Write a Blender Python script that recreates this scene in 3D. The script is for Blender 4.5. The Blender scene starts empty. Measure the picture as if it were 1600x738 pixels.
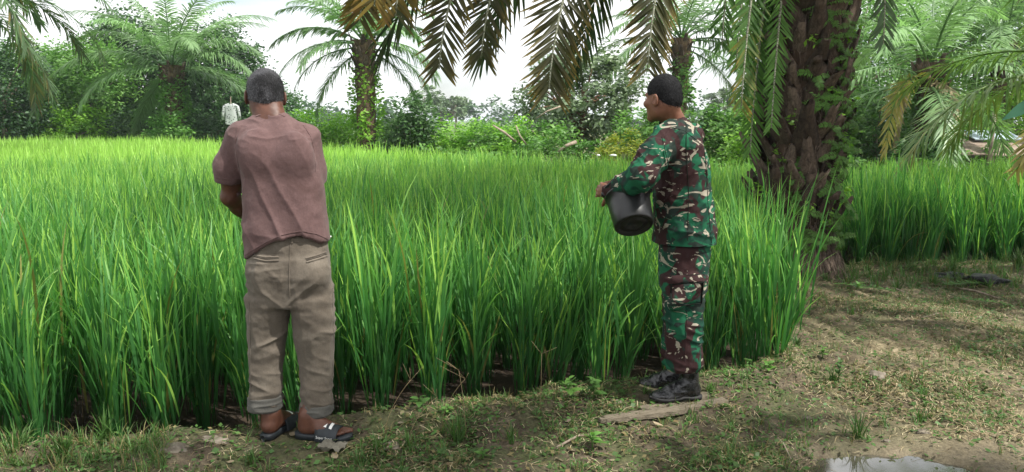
import bpy, math, random
import numpy as np
from mathutils import Vector, Matrix, noise as mnoise
from mathutils.bvhtree import BVHTree

# ------------------------------------------------------------------ camera, world, sun
S = bpy.context.scene
COL = S.collection
H_CAM = 1.45
PITCH = math.atan(181 / 1200.0)
cd = bpy.data.cameras.new('camera')
cam = bpy.data.objects.new('camera', cd); COL.objects.link(cam)
cam.location = (0, 0, H_CAM)
cam.rotation_euler = (math.pi / 2 - PITCH, 0, 0)
cd.sensor_width = 36; cd.lens = 27.0; cd.clip_end = 3000; cd.clip_start = 0.05
S.camera = cam
S.render.resolution_x = 1024; S.render.resolution_y = 472

SUN_EL, SUN_AZ = math.radians(58), math.radians(118)     # azimuth clockwise from +Y (away from the camera)
w = bpy.data.worlds.new('World'); S.world = w; w.use_nodes = True
nt = w.node_tree; nt.nodes.clear()
def wn(t, **k):
    n = nt.nodes.new(t)
    for a, b in k.items(): setattr(n, a, b)
    return n
out = wn('ShaderNodeOutputWorld'); bg = wn('ShaderNodeBackground')
sky = wn('ShaderNodeTexSky', sky_type='NISHITA', sun_disc=False, sun_elevation=SUN_EL, sun_rotation=SUN_AZ,
         air_density=1.0, dust_density=1.5)
tc = wn('ShaderNodeTexCoord')
no = wn('ShaderNodeTexNoise'); no.inputs['Scale'].default_value = 1.6; no.inputs['Detail'].default_value = 5
no.inputs['Roughness'].default_value = .55; no.inputs['Distortion'].default_value = .3
mp = wn('ShaderNodeMapping'); mp.inputs['Location'].default_value = (1.2, .4, 0.2); mp.inputs['Scale'].default_value = (1, 1, 2.4)
rp = wn('ShaderNodeValToRGB'); rp.color_ramp.elements[0].position = .30; rp.color_ramp.elements[1].position = .46
mx = wn('ShaderNodeMix', data_type='RGBA')
SKY_STRENGTH = 0.1
nt.links.new(tc.outputs['Generated'], mp.inputs['Vector']); nt.links.new(mp.outputs[0], no.inputs['Vector'])
nt.links.new(no.outputs['Fac'], rp.inputs[0]); nt.links.new(rp.outputs['Color'], mx.inputs['Factor'])
nt.links.new(sky.outputs[0], mx.inputs['A'])
mx.inputs['B'].default_value = (9.4, 9.5, 9.6, 1)        # bright thin overcast
nt.links.new(mx.outputs['Result'], bg.inputs[0]); bg.inputs[1].default_value = SKY_STRENGTH
nt.links.new(bg.outputs[0], out.inputs[0])

sl = bpy.data.lights.new('sun', 'SUN'); sun = bpy.data.objects.new('sun', sl); COL.objects.link(sun)
sl.energy = 4.2; sl.angle = math.radians(1.2); sl.color = (1.0, .965, .90)
sdir = Vector((math.sin(SUN_AZ) * math.cos(SUN_EL), math.cos(SUN_AZ) * math.cos(SUN_EL), math.sin(SUN_EL)))
sun.rotation_euler = sdir.to_track_quat('Z', 'Y').to_euler()
S.view_settings.view_transform = 'Standard'; S.view_settings.look = 'None'
S.view_settings.exposure = 0.72; S.view_settings.gamma = 1.0; S.view_settings.use_curve_mapping = False

CP, SP = math.cos(PITCH), math.sin(PITCH)
def ray(px, py):
    x, y = (px - 800) / 1200.0, (369 - py) / 1200.0
    return np.array([x, CP + y * SP, -SP + y * CP])
def P(px, py, Y):
    d = ray(px, py); return d * (Y / d[1]) + np.array([0, 0, H_CAM])
def G(px, py, z=0.0):
    d = ray(px, py); return d * ((z - H_CAM) / d[2]) + np.array([0, 0, H_CAM])

# ------------------------------------------------------------------ numpy mesh building
class MB:
    """collects vertices, faces of any size and per-vertex attribute t; build() links ONE mesh object"""
    def __init__(s): s.v = []; s.f = []; s.t = []; s.n = 0
    def add(s, v, f, t=0.5):
        v = np.asarray(v, float).reshape(-1, 3); f = np.asarray(f, int)
        s.v.append(v); s.f.append(f + s.n)
        tt = np.full(len(v), t) if np.isscalar(t) else np.asarray(t, float).reshape(-1)
        s.t.append(tt); s.n += len(v)
    def arrays(s): return np.concatenate(s.v), s.f, np.concatenate(s.t)
    def mesh(s, name, mat, smooth=True):
        me = bpy.data.meshes.new(name)
        V = np.concatenate(s.v); T = np.concatenate(s.t)
        me.vertices.add(len(V)); me.vertices.foreach_set('co', V.astype(np.float32).ravel())
        loops = np.concatenate([f.ravel() for f in s.f])
        sizes = np.concatenate([np.full(len(f), f.shape[1]) for f in s.f])
        me.loops.add(len(loops)); me.loops.foreach_set('vertex_index', loops.astype(np.int32))
        me.polygons.add(len(sizes))
        st = np.zeros(len(sizes), np.int32); st[1:] = np.cumsum(sizes)[:-1]
        me.polygons.foreach_set('loop_start', st)
        me.polygons.foreach_set('use_smooth', np.full(len(sizes), smooth))
        me.update(calc_edges=True)
        a = me.attributes.new('t', 'FLOAT', 'POINT'); a.data.foreach_set('value', T.astype(np.float32))
        me.materials.append(mat)
        return me
    def build(s, name, mat, parent=None, smooth=True, loc=None):
        o = bpy.data.objects.new(name, s.mesh(name, mat, smooth)); COL.objects.link(o)
        if parent: o.parent = parent
        if loc is not None: o.location = loc
        return o

def tag(o, label=None, cat=None, group=None, kind=None):
    if label: o['label'] = label
    if cat: o['category'] = cat
    if group: o['group'] = group
    if kind: o['kind'] = kind
    return o
def empty(name, loc, label, cat, group=None, rz=0, scale=1):
    o = bpy.data.objects.new(name, None); COL.objects.link(o); o.location = loc; o.rotation_euler = (0, 0, rz)
    o.scale = (scale,) * 3; o.empty_display_size = .1
    return tag(o, label, cat, group)
def inst(me, name, parent=None, loc=(0, 0, 0), rot=(0, 0, 0), sc=1):
    o = bpy.data.objects.new(name, me); COL.objects.link(o)
    if parent: o.parent = parent
    o.location = loc; o.rotation_euler = rot
    o.scale = (sc,) * 3 if np.isscalar(sc) else sc
    return o

def strips(mb, C, W, t):
    """C (n,S+1,3) centre lines, W (n,S+1,3) half-width vectors"""
    n, s1, _ = C.shape
    V = np.stack([C - W, C + W], 2).reshape(-1, 3)
    b = (np.arange(n) * s1 * 2)[:, None] + (np.arange(s1 - 1) * 2)[None, :]
    F = np.stack([b, b + 1, b + 3, b + 2], -1).reshape(-1, 4)
    t = np.asarray(t, float)
    if t.ndim == 0: t = np.full(n, float(t))
    T = (t[:, None] if t.ndim == 1 else t)
    T = np.broadcast_to(T, (n, s1))
    mb.add(V, F, np.repeat(T.reshape(-1), 2))
def tube(mb, pts, rads, sides=6, t=.5, cap=True):
    pts = np.asarray(pts, float); n = len(pts)
    rads = np.full(n, rads) if np.isscalar(rads) else np.asarray(rads, float)
    T = np.gradient(pts, axis=0); T /= np.linalg.norm(T, axis=1)[:, None] + 1e-9
    ref = np.array([0, 0, 1.]) if abs(T[:, 2]).mean() < .8 else np.array([1., 0, 0])
    A = np.cross(T, ref); A /= np.linalg.norm(A, axis=1)[:, None] + 1e-9
    B = np.cross(T, A)
    a = np.arange(sides) * 2 * np.pi / sides
    V = pts[:, None] + rads[:, None, None] * (np.cos(a)[None, :, None] * A[:, None] + np.sin(a)[None, :, None] * B[:, None])
    i = np.arange(n - 1)[:, None] * sides; j = np.arange(sides)[None, :]; j2 = (j + 1) % sides
    F = np.stack([i + j, i + j2, i + sides + j2, i + sides + j], -1).reshape(-1, 4)
    if cap:
        V = np.concatenate([V.reshape(-1, 3), pts[:1], pts[-1:]])
        jj = np.arange(sides)
        F0 = np.stack([jj, np.full(sides, n * sides), (jj + 1) % sides], -1)
        F1 = np.stack([jj + (n - 1) * sides, (jj + 1) % sides + (n - 1) * sides, np.full(sides, n * sides + 1)], -1)
        k = mb.n; mb.add(V, F, t)
        mb.f.append(F0 + k); mb.f.append(F1 + k)
    else: mb.add(V.reshape(-1, 3), F, t)
def box(mb, c, s, R=None, t=.5, taper=1.0):
    c = np.asarray(c, float); s = np.asarray(s, float) / 2
    v = np.array([[x, y, z] for z in (-1, 1) for y in (-1, 1) for x in (-1, 1)], float) * s
    v[4:, :2] *= taper
    if R is not None: v = v @ np.asarray(R).T
    mb.add(v + c, [[0, 2, 3, 1], [4, 5, 7, 6], [0, 1, 5, 4], [2, 6, 7, 3], [0, 4, 6, 2], [1, 3, 7, 5]], t)
def bez(p, n):
    p = [np.asarray(q, float) for q in p]; s = np.linspace(0, 1, n)[:, None]
    return (1 - s) ** 3 * p[0] + 3 * s * (1 - s) ** 2 * p[1] + 3 * s * s * (1 - s) * p[2] + s ** 3 * p[3]
def unit(a): a = np.asarray(a, float); return a / (np.linalg.norm(a) + 1e-12)

_T = np.random.RandomState(7).rand(65536).astype(np.float32)
def vn(p, sc=1.0, seed=0):
    """value noise 0..1 at points (n,3)"""
    p = np.asarray(p, float) * sc + seed * 17.31
    i = np.floor(p).astype(np.int64); f = p - i; f = f * f * (3 - 2 * f)
    r = 0
    for dx in (0, 1):
        for dy in (0, 1):
            for dz in (0, 1):
                h = ((i[..., 0] + dx) * 73856093 ^ (i[..., 1] + dy) * 19349663 ^ (i[..., 2] + dz) * 83492791) & 65535
                wt = (f[..., 0] if dx else 1 - f[..., 0]) * (f[..., 1] if dy else 1 - f[..., 1]) * (f[..., 2] if dz else 1 - f[..., 2])
                r = r + wt * _T[h]
    return r
def fbm(p, sc=1.0, seed=0, o=3):
    r = 0; a = .5; q = 0
    for k in range(o): r = r + a * vn(p, sc * 2 ** k, seed + k); q += a; a *= .5
    return r / q

# ------------------------------------------------------------------ materials
def srgb(*c): return tuple([(x / 255 / 12.92 if x / 255 < .04 else ((x / 255 + .055) / 1.055) ** 2.4) for x in c] + [1])
class Mat:
    def __init__(s, name):
        s.m = bpy.data.materials.new(name); s.m.use_nodes = True; s.nt = s.m.node_tree; s.nt.nodes.clear()
        s.out = s.n('ShaderNodeOutputMaterial'); s.p = s.n('ShaderNodeBsdfPrincipled'); s.l(s.p.outputs[0], s.out.inputs[0])
    def n(s, t, **k):
        n = s.nt.nodes.new(t)
        for a, b in k.items(): setattr(n, a, b)
        return n
    def l(s, a, b): s.nt.links.new(a, b)
    def attr(s, nm='t'): n = s.n('ShaderNodeAttribute'); n.attribute_name = nm; return n.outputs['Fac']
    def obj(s): return s.n('ShaderNodeTexCoord').outputs['Object']
    def noise(s, sc, det=4, rough=.55, dist=0, vec=None, scale3=None, loc=None, rot=None):
        n = s.n('ShaderNodeTexNoise'); n.inputs['Scale'].default_value = sc; n.inputs['Detail'].default_value = det
        n.inputs['Roughness'].default_value = rough; n.inputs['Distortion'].default_value = dist
        v = vec or s.obj()
        if scale3 or loc or rot:
            m = s.n('ShaderNodeMapping'); s.l(v, m.inputs[0])
            if scale3: m.inputs['Scale'].default_value = scale3
            if loc: m.inputs['Location'].default_value = loc
            if rot: m.inputs['Rotation'].default_value = rot
            v = m.outputs[0]
        s.l(v, n.inputs['Vector']); return n.outputs['Fac']
    def ramp(s, fac, stops, interp='LINEAR'):
        r = s.n('ShaderNodeValToRGB'); e = r.color_ramp.elements; r.color_ramp.interpolation = interp
        while len(e) < len(stops): e.new(.5)
        for i, (p, c) in enumerate(stops):
            e[i].position = p; e[i].color = c if len(c) == 4 else tuple(c) + (1,)
        s.l(fac, r.inputs[0]); return r.outputs[0]
    def mix(s, f, a, b, mode='MIX'):
        m = s.n('ShaderNodeMix', data_type='RGBA', blend_type=mode)
        for v, nm in ((f, 'Factor'), (a, 'A'), (b, 'B')):
            if hasattr(v, 'links'): s.l(v, m.inputs[nm])
            else: m.inputs[nm].default_value = v
        return m.outputs['Result']
    def math(s, op, a, b=0.0):
        m = s.n('ShaderNodeMath', operation=op)
        for i, v in enumerate((a, b)):
            if hasattr(v, 'links'): s.l(v, m.inputs[i])
            else: m.inputs[i].default_value = v
        return m.outputs[0]
    def bump(s, h, st=.5, d=.01):
        b = s.n('ShaderNodeBump'); b.inputs['Strength'].default_value = st; b.inputs['Distance'].default_value = d
        s.l(h, b.inputs['Height']); s.l(b.outputs[0], s.p.inputs['Normal']); return b.outputs[0]
    def base(s, c, rough=.7, spec=.3):
        if hasattr(c, 'links'): s.l(c, s.p.inputs['Base Color'])
        else: s.p.inputs['Base Color'].default_value = c
        if hasattr(rough, 'links'): s.l(rough, s.p.inputs['Roughness'])
        else: s.p.inputs['Roughness'].default_value = rough
        s.p.inputs['Specular IOR Level'].default_value = spec
        return s
def leafmat(name, stops, trans=.35, rough=.5, spec=.35, tcol=1.25, var=.18):
    """leaf: colour ramp over the attribute t, slight difference from plant to plant, light passing through"""
    m = Mat(name)
    c = m.ramp(m.attr('t'), stops)
    oi = m.n('ShaderNodeObjectInfo').outputs['Random']
    hs = m.n('ShaderNodeHueSaturation'); m.l(c, hs.inputs['Color'])
    m.l(m.math('ADD', m.math('MULTIPLY', oi, var * 2), 1 - var), hs.inputs['Value'])
    c = hs.outputs[0]
    m.base(c, rough, spec)
    tr = m.n('ShaderNodeBsdfTranslucent')
    g = m.mix(1.0, c, (tcol * 1.0, tcol * 1.15, tcol * .75, 1), 'MULTIPLY'); m.l(g, tr.inputs[0])
    ms = m.n('ShaderNodeMixShader'); ms.inputs[0].default_value = trans
    m.l(m.p.outputs[0], ms.inputs[1]); m.l(tr.outputs[0], ms.inputs[2]); m.l(ms.outputs[0], m.out.inputs[0])
    return m.m

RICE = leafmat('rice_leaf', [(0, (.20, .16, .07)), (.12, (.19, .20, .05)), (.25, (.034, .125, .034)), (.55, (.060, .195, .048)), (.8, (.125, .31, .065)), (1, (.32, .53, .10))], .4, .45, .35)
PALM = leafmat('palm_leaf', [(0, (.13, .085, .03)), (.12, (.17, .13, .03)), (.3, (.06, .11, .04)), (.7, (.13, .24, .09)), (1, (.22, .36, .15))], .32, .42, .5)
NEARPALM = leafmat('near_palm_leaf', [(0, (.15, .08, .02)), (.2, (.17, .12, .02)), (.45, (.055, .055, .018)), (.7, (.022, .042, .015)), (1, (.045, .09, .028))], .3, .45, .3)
COCO = leafmat('yellow_palm_leaf', [(0, (.30, .22, .07)), (.3, (.32, .27, .06)), (.6, (.16, .24, .05)), (1, (.10, .22, .05))], .35, .45, .4)
DEAD = leafmat('dead_leaf', [(0, (.20, .16, .12)), (1, (.42, .34, .2))], .15, .8, .2)
LEAF_DARK = leafmat('leaf_dark', [(0, (.022, .06, .02)), (.5, (.05, .125, .038)), (1, (.12, .23, .065))], .25, .45, .45)
LEAF_MID = leafmat('leaf_mid', [(0, (.04, .105, .022)), (.5, (.09, .21, .04)), (1, (.18, .34, .07))], .35, .5, .4)
LEAF_BRIGHT = leafmat('leaf_bright', [(0, (.09, .20, .022)), (.5, (.18, .37, .04)), (1, (.31, .53, .07))], .4, .5, .4)
LEAF_YELLOW = leafmat('leaf_yellow', [(0, (.14, .17, .02)), (.5, (.24, .28, .03)), (1, (.36, .38, .05))], .4, .5, .4)
LEAF_GREY = leafmat('leaf_grey', [(0, (.045, .075, .035)), (.5, (.09, .14, .065)), (1, (.22, .28, .17))], .25, .35, .6)
FERN = leafmat('fern_leaf', [(0, (.30, .17, .03)), (.15, (.16, .17, .03)), (.4, (.05, .12, .025)), (1, (.12, .26, .05))], .35, .5, .3)
WEED = leafmat('weed_leaf', [(0, (.17, .12, .06)), (.2, (.22, .18, .08)), (.4, (.06, .11, .03)), (.7, (.07, .16, .035)), (1, (.12, .24, .06))], .3, .5, .35)
STRAW = leafmat('dry_straw', [(0, (.12, .085, .045)), (.5, (.32, .25, .14)), (1, (.52, .45, .29))], .1, .8, .2)

def bark(name, a, b, sc=12, z=.3):
    m = Mat(name); f = m.noise(sc, 6, .65, .4, scale3=(1, 1, z)); m.base(m.ramp(f, [(.3, a), (.7, b)]), .9, .15)
    m.bump(f, .8, .02); return m.m
BARK = bark('grey_bark', (.07, .055, .04), (.28, .24, .19))
PALMBARK = bark('palm_bark', (.035, .022, .014), (.17, .12, .075), 14, .5)
BIGBARK = bark('old_palm_bark', (.016, .011, .008), (.13, .085, .06), 18, .4)
def plain(name, c, rough=.6, spec=.4, nsc=30, var=.25, bst=.2, bd=.003, z=1):
    m = Mat(name); f = m.noise(nsc, 5, .6, 0, scale3=(1, 1, z)); c = np.array(c[:3])
    m.base(m.ramp(f, [(.25, tuple(c * (1 - var))), (.75, tuple(c * (1 + var)))]), rough, spec); m.bump(f, bst, bd); return m.m
# ------------------------------------------------------------------ ground sheet
rng = np.random.RandomState(3); random.seed(3)
NE = np.array([(-40, 2.2), (-8, 2.9), (-3, 3.26), (-1.9, 3.36), (-1.35, 3.50), (-.7, 3.72), (0, 4.0), (.7, 4.22), (1.2, 4.38), (1.6, 4.6), (1.85, 5.1), (2.2, 6.1), (2.35, 7.2), (3.1, 7.75), (4.5, 7.9), (7, 8.1), (40, 9.5)])
def near_edge(x): return np.interp(x, NE[:, 0], NE[:, 1])
FE = np.array([(-60, 71), (0, 14.7), (3.2, 12.2), (5.4, 11.8), (8, 12.5), (40, 14)])
def far_edge(x): return np.interp(x, FE[:, 0], FE[:, 1])
def sst(a, b, x): t = np.clip((x - a) / (b - a), 0, 1); return t * t * (3 - 2 * t)
PUD = G(1372, 742)
def height(x, y):
    x = np.asarray(x, float); y = np.asarray(y, float)
    p = np.stack([x, y, x * 0], -1)
    near = np.exp(-((y - 4) / 9) ** 2)
    e = near_edge(x) + .12 * (fbm(p, 2.2, 5) - .5) * 2
    inside = sst(-.10, .13, y - e) * (1 - sst(-.3, .3, y - far_edge(x)))
    bank = .05 * (fbm(p, 1.5, 1) - .5) * 2 + .035 * (fbm(p, 7, 2) - .5) * 2 + .014 * (fbm(p, 28, 3, 2) - .5) * 2
    bank = bank * (.15 + .85 * near)
    ridge = .05 * np.exp(-((y - e + .28) / .2) ** 2) * (x < 1.8) * (.15 + .85 * sst(-1.9, -1.3, x))
    track = sst(.9, 2.2, x) * (1 - sst(3.2, 4.2, y)) 
    bank = bank * (1 - .55 * track) - .035 * track
    d = np.hypot((x - 1.60) / .36, (y - 2.98) / .29) + .5 * (fbm(p, 9, 31) - .5)
    wq = 1 - sst(.75, 1.35, d); bank = bank * (1 - wq) - .11 * wq
    far = .12 * (fbm(p, .25, 9) - .5) * sst(14, 25, y)
    h = (bank + ridge) * (1 - inside) + inside * (-.17 + .03 * (fbm(p, 5, 4) - .5)) + far
    # keep the ground firm and level under the two men
    for (fx, fy, fz) in ((-1.0, 3.36, 0.0), (.86, 3.86, 0.0)):
        wgt = np.exp(-(((x - fx) / .34) ** 2 + ((y - fy) / .16) ** 2) ** 2)
        h = h * (1 - wgt) + fz * wgt
    return h
def axis(lo, hi, step, flo, fhi, grow=1.12):
    a = list(np.arange(lo, hi + 1e-6, step)); d = step
    while a[-1] < fhi: d *= grow; a.append(a[-1] + d)
    d = step
    while a[0] > flo: d *= grow; a.insert(0, a[0] - d)
    return np.array(a)
gx = axis(-2.6, 3.6, .024, -900, 900); gy = axis(2.7, 6.2, .024, -300, 1500)
X, Y = np.meshgrid(gx, gy, indexing='ij'); Z = height(X.ravel(), Y.ravel())
V = np.stack([X.ravel(), Y.ravel(), Z], -1); ny = len(gy)
i = np.arange(len(gx) - 1)[:, None] * ny + np.arange(ny - 1)[None, :]
F = np.stack([i, i + ny, i + ny + 1, i + 1], -1).reshape(-1, 4)
mb = MB()
p2 = V * [1, 1, 0]
e = near_edge(V[:, 0])
pad = sst(-.12, .1, V[:, 1] - e) * (1 - sst(-.3, .3, V[:, 1] - far_edge(V[:, 0])))
mb.add(V, F, pad)
m = Mat('soil')
oc = m.obj()
n1 = m.noise(1.4, 5, .6, .3, oc); n2 = m.noise(9, 6, .65, .2, oc); n3 = m.noise(60, 4, .7, 0, oc); n4 = m.noise(3.2, 6, .7, .5, oc, loc=(4, 2, 0))
soil = m.ramp(n2, [(.25, (.035, .026, .017)), (.5, (.085, .066, .043)), (.75, (.17, .14, .095))])
fine = m.ramp(n3, [(.3, (.3, .3, .3)), (.7, (1.4, 1.4, 1.4))])
soil = m.mix(.75, soil, fine, 'MULTIPLY')
moss = m.ramp(n3, [(.3, (.03, .04, .014)), (.7, (.10, .115, .045))])
col = m.mix(m.ramp(n4, [(.42, (0, 0, 0)), (.6, (.85,) * 3)]), soil, moss)
mud = m.ramp(n2, [(.3, (.022, .016, .011)), (.7, (.06, .042, .028))])
col = m.mix(m.attr('t'), col, mud)
# greener meadow far away
sep = m.n('ShaderNodeSeparateXYZ'); m.l(oc, sep.inputs[0])
fy = m.math('MULTIPLY', m.math('SUBTRACT', sep.outputs['Y'], 9.0), .25); fy = m.n('ShaderNodeClamp').outputs[0] if False else fy
cl = m.n('ShaderNodeClamp'); m.l(fy, cl.inputs[0])
notpad = m.math('MULTIPLY', cl.outputs[0], m.math('SUBTRACT', 1.0, m.attr('t')))
col = m.mix(notpad, col, m.ramp(n2, [(.3, (.05, .09, .02)), (.7, (.11, .18, .04))]))
# wet mud of the track at the right front
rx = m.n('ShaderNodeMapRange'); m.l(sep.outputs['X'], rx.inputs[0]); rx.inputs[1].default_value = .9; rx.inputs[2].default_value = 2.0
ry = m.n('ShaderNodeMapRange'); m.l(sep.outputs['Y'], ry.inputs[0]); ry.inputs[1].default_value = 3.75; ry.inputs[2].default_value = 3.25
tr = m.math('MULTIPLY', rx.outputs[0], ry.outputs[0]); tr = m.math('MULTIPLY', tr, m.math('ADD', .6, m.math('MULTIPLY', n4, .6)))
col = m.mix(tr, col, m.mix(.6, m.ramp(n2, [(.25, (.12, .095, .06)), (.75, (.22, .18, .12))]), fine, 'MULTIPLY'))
# trodden dry path earth, its colour also paled to stand in for sunlight
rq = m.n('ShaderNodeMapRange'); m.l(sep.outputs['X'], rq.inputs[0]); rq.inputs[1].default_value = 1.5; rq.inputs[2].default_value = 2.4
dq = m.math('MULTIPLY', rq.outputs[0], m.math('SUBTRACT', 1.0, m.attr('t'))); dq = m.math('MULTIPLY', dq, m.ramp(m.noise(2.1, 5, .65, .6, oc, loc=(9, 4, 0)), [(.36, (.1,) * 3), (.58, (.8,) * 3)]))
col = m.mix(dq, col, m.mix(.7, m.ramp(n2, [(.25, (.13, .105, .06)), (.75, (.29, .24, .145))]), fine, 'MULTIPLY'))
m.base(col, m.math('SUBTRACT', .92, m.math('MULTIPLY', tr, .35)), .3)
m.bump(m.math('ADD', n3, m.math('MULTIPLY', n2, 1.5)), .7, .012)
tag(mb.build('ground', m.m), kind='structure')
GMAT = m.m

# water standing in the rut
m = Mat('puddle_water'); m.base((.06, .055, .04, 1), .06, .6); m.p.inputs['IOR'].default_value = 2.4; f = m.noise(14, 3); m.bump(f, .02, .005)
mb = MB(); a = np.linspace(0, 2 * np.pi, 49)[:-1]
zp = -.051
r = 1 + .12 * np.sin(3 * a) + .07 * np.sin(5 * a + 1)
mb.add(np.concatenate([[[1.58, 2.98, zp]], np.stack([1.58 + .5 * r * np.cos(a), 2.98 + .34 * r * np.sin(a), a * 0 + zp], -1)]),
       np.stack([np.zeros(48, int), 1 + np.arange(48), 1 + (np.arange(48) + 1) % 48], -1))
tag(mb.build('puddle', m.m), kind='structure')

# ------------------------------------------------------------------ rice
def rice_mesh(seed, tillers, leaves, segs, w, hmean, spread=.05, tadd=0):
    r = np.random.RandomState(seed); mb = MB()
    nt_ = tillers
    az = r.rand(nt_) * 2 * np.pi; th = np.abs(r.normal(0, .16, nt_)) + .02
    D = np.stack([np.sin(th) * np.cos(az), np.sin(th) * np.sin(az), np.cos(th)], -1)
    B = np.stack([np.cos(az), np.sin(az), az * 0], -1) * (r.rand(nt_, 1) ** .6) * spread
    L = hmean * (.42 + .14 * r.rand(nt_))
    s = np.linspace(0, 1, 3)[None, :, None]
    C = B[:, None] + D[:, None] * L[:, None, None] * s; C[:, 0, 2] -= .05
    sd = np.stack([np.cos(az + 1.57), np.sin(az + 1.57), az * 0], -1)
    W = sd[:, None] * (np.array([1.3, 1., .6])[None, :, None]) * w * .45
    strips(mb, C, W, np.tile([.2, .3, .45], (nt_, 1)) + r.rand(nt_, 1) * .1)
    n = nt_ * leaves; ti = np.repeat(np.arange(nt_), leaves); li = np.tile(np.arange(leaves), nt_)
    f = (li + .6 + .4 * r.rand(n)) / leaves
    base = B[ti] + D[ti] * (L[ti] * f)[:, None]
    la = az[ti] + r.normal(0, 1.0, n) + np.pi * (r.rand(n) < .25)
    ln = hmean * (.46 + .22 * r.rand(n)) * (.8 + .25 * f)
    t0 = .05 + .26 * r.rand(n) * (1.25 - f * .6); bend = (.10 + 1.25 * r.rand(n) ** 2.2) * (1.3 - .5 * f)
    kk = (np.arange(segs + 1) / segs)
    ang = t0[:, None] + bend[:, None] * kk[None] ** 1.8
    ds = ln[:, None] / segs
    hx = np.cumsum(np.sin(ang) * ds, 1); hz = np.cumsum(np.cos(ang) * ds, 1)
    hx = np.concatenate([hx[:, :1] * 0, hx[:, :-1]], 1); hz = np.concatenate([hz[:, :1] * 0, hz[:, :-1]], 1)
    C = base[:, None] + np.stack([hx * np.cos(la)[:, None], hx * np.sin(la)[:, None], hz], -1)
    sa = la + 1.57 + r.normal(0, .5, n)
    prof = np.interp(kk, [0, .15, .45, .75, 1], [.55, .9, 1, .65, .03])
    W = np.stack([np.cos(sa), np.sin(sa), r.normal(0, .25, n)], -1)[:, None] * (prof * w)[None, :, None] * (.75 + .5 * r.rand(n))[:, None, None]
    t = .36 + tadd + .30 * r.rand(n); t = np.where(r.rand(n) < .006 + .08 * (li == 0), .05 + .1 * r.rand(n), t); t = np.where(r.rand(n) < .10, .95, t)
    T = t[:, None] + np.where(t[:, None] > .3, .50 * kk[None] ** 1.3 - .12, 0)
    strips(mb, C, W, T)
    return mb.mesh('rice_plant', RICE)
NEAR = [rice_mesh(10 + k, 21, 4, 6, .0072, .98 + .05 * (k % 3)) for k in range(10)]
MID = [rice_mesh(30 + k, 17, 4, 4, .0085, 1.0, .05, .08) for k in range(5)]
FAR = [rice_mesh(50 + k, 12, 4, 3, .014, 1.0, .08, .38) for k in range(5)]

sp = .265
pts = []
for jy in range(0, 190):
    for ix in range(-170, 60):
        x = ix * sp + .5 * sp * (jy % 2); y = 3.3 + jy * sp
        if abs(x) > .74 * y + .9: continue
        pts.append((x, y))
pts = np.array(pts); pts += rng.normal(0, .035, pts.shape)
keep = (pts[:, 1] > near_edge(pts[:, 0]) + .16) & (pts[:, 1] < far_edge(pts[:, 0]) - .15)
keep &= ~(np.hypot(pts[:, 0] - 2.8, pts[:, 1] - 7.3) < .62)
pts = pts[keep]
# thinner towards the shaded corner behind the big palm stays as it is; rows measured from the bank
row = (pts[:, 1] - near_edge(pts[:, 0])) / sp
dist = np.hypot(pts[:, 0], pts[:, 1])
def place_label(x, y):
    if x > 2.6: return 'right of the big palm trunk'
    if x > 1.15: return 'between the soldier and the big palm trunk'
    if x > .45: return 'just behind the soldier'
    if x > -.72: return 'between the two men'
    if x > -1.32: return 'just behind the man in the brown shirt'
    return 'left of the man in the brown shirt'
near_i = np.where((row < 4.2) & (dist < 10))[0]
near_i = near_i[np.argsort(dist[near_i])][:294]
nm = np.zeros(len(pts), bool); nm[near_i] = True
ORD = ('first second third fourth fifth sixth seventh eighth ninth tenth eleventh twelfth thirteenth fourteenth fifteenth sixteenth seventeenth eighteenth nineteenth twentieth').split()
_fr = sorted([k for k in near_i if row[k] < 1.15 and abs(pts[k][0]) < .69 * pts[k][1]], key=lambda k: pts[k][0]); _n = len(_fr)
def front_label(i):
    side, q = ('left', i) if i < _n / 2 else ('right', _n - 1 - i)
    return '%s rice clump of the front row counted from the %s picture edge' % (ORD[min(q, 19)], side)
FRONT = {k: front_label(i) for i, k in enumerate(_fr)}
def back_label(k, rn, pl):
    if abs(pts[k][0]) > .7 * pts[k][1]: return 'rice clump in the %s, %s' % (rn.replace('first', 'front'), pl)
    i = min(range(_n), key=lambda i_: abs(pts[_fr[i_]][0] / pts[_fr[i_]][1] - pts[k][0] / pts[k][1]))
    side, q = ('left', i) if i < _n / 2 else ('right', _n - 1 - i)
    dz_ = pts[k][0] / pts[k][1] - pts[_fr[i]][0] / pts[_fr[i]][1]
    if abs(dz_) > .012: return 'rice clump in the %s, %s behind the %s front clump from the %s edge' % (rn.replace('first', 'front'), 'left' if dz_ < 0 else 'right', ORD[min(q, 19)], side)
    return 'rice clump in the %s, behind the %s front clump from the %s edge' % (rn.replace('first', 'front'), ORD[min(q, 19)], side)
for k in near_i:
    x, y = pts[k]
    o = inst(NEAR[rng.randint(10)], 'rice_plant', None, (x, y, height(x, y)), (rng.normal(0, .05), rng.normal(0, .05), rng.rand() * 6.28), .80 + .28 * rng.rand())
    rr = int(row[k]); pl = place_label(x, y)
    rn = ['first row', 'second row', 'third row', 'fourth row', 'fifth row'][min(rr, 4)]
    tag(o, FRONT.get(k) or back_label(k, rn, pl), 'rice plant', 'rice clumps planted near the bank')
# a clump leaning over the bank corner beside the palm
for (px, py, s_) in ((1205, 592, 1.02), (1165, 585, 1.0), (1222, 560, .95)):
    g = G(px, py, -.12)
    o = inst(NEAR[rng.randint(10)], 'rice_plant', None, (g[0], g[1], -.12), (0, .1, rng.rand() * 6), s_)
    tag(o, 'rice clump leaning over the path at the field corner, ' + {1205: 'the middle one', 1165: 'the left one', 1222: 'the right one'}[px], 'rice plant', 'rice clumps planted near the bank')

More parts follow.
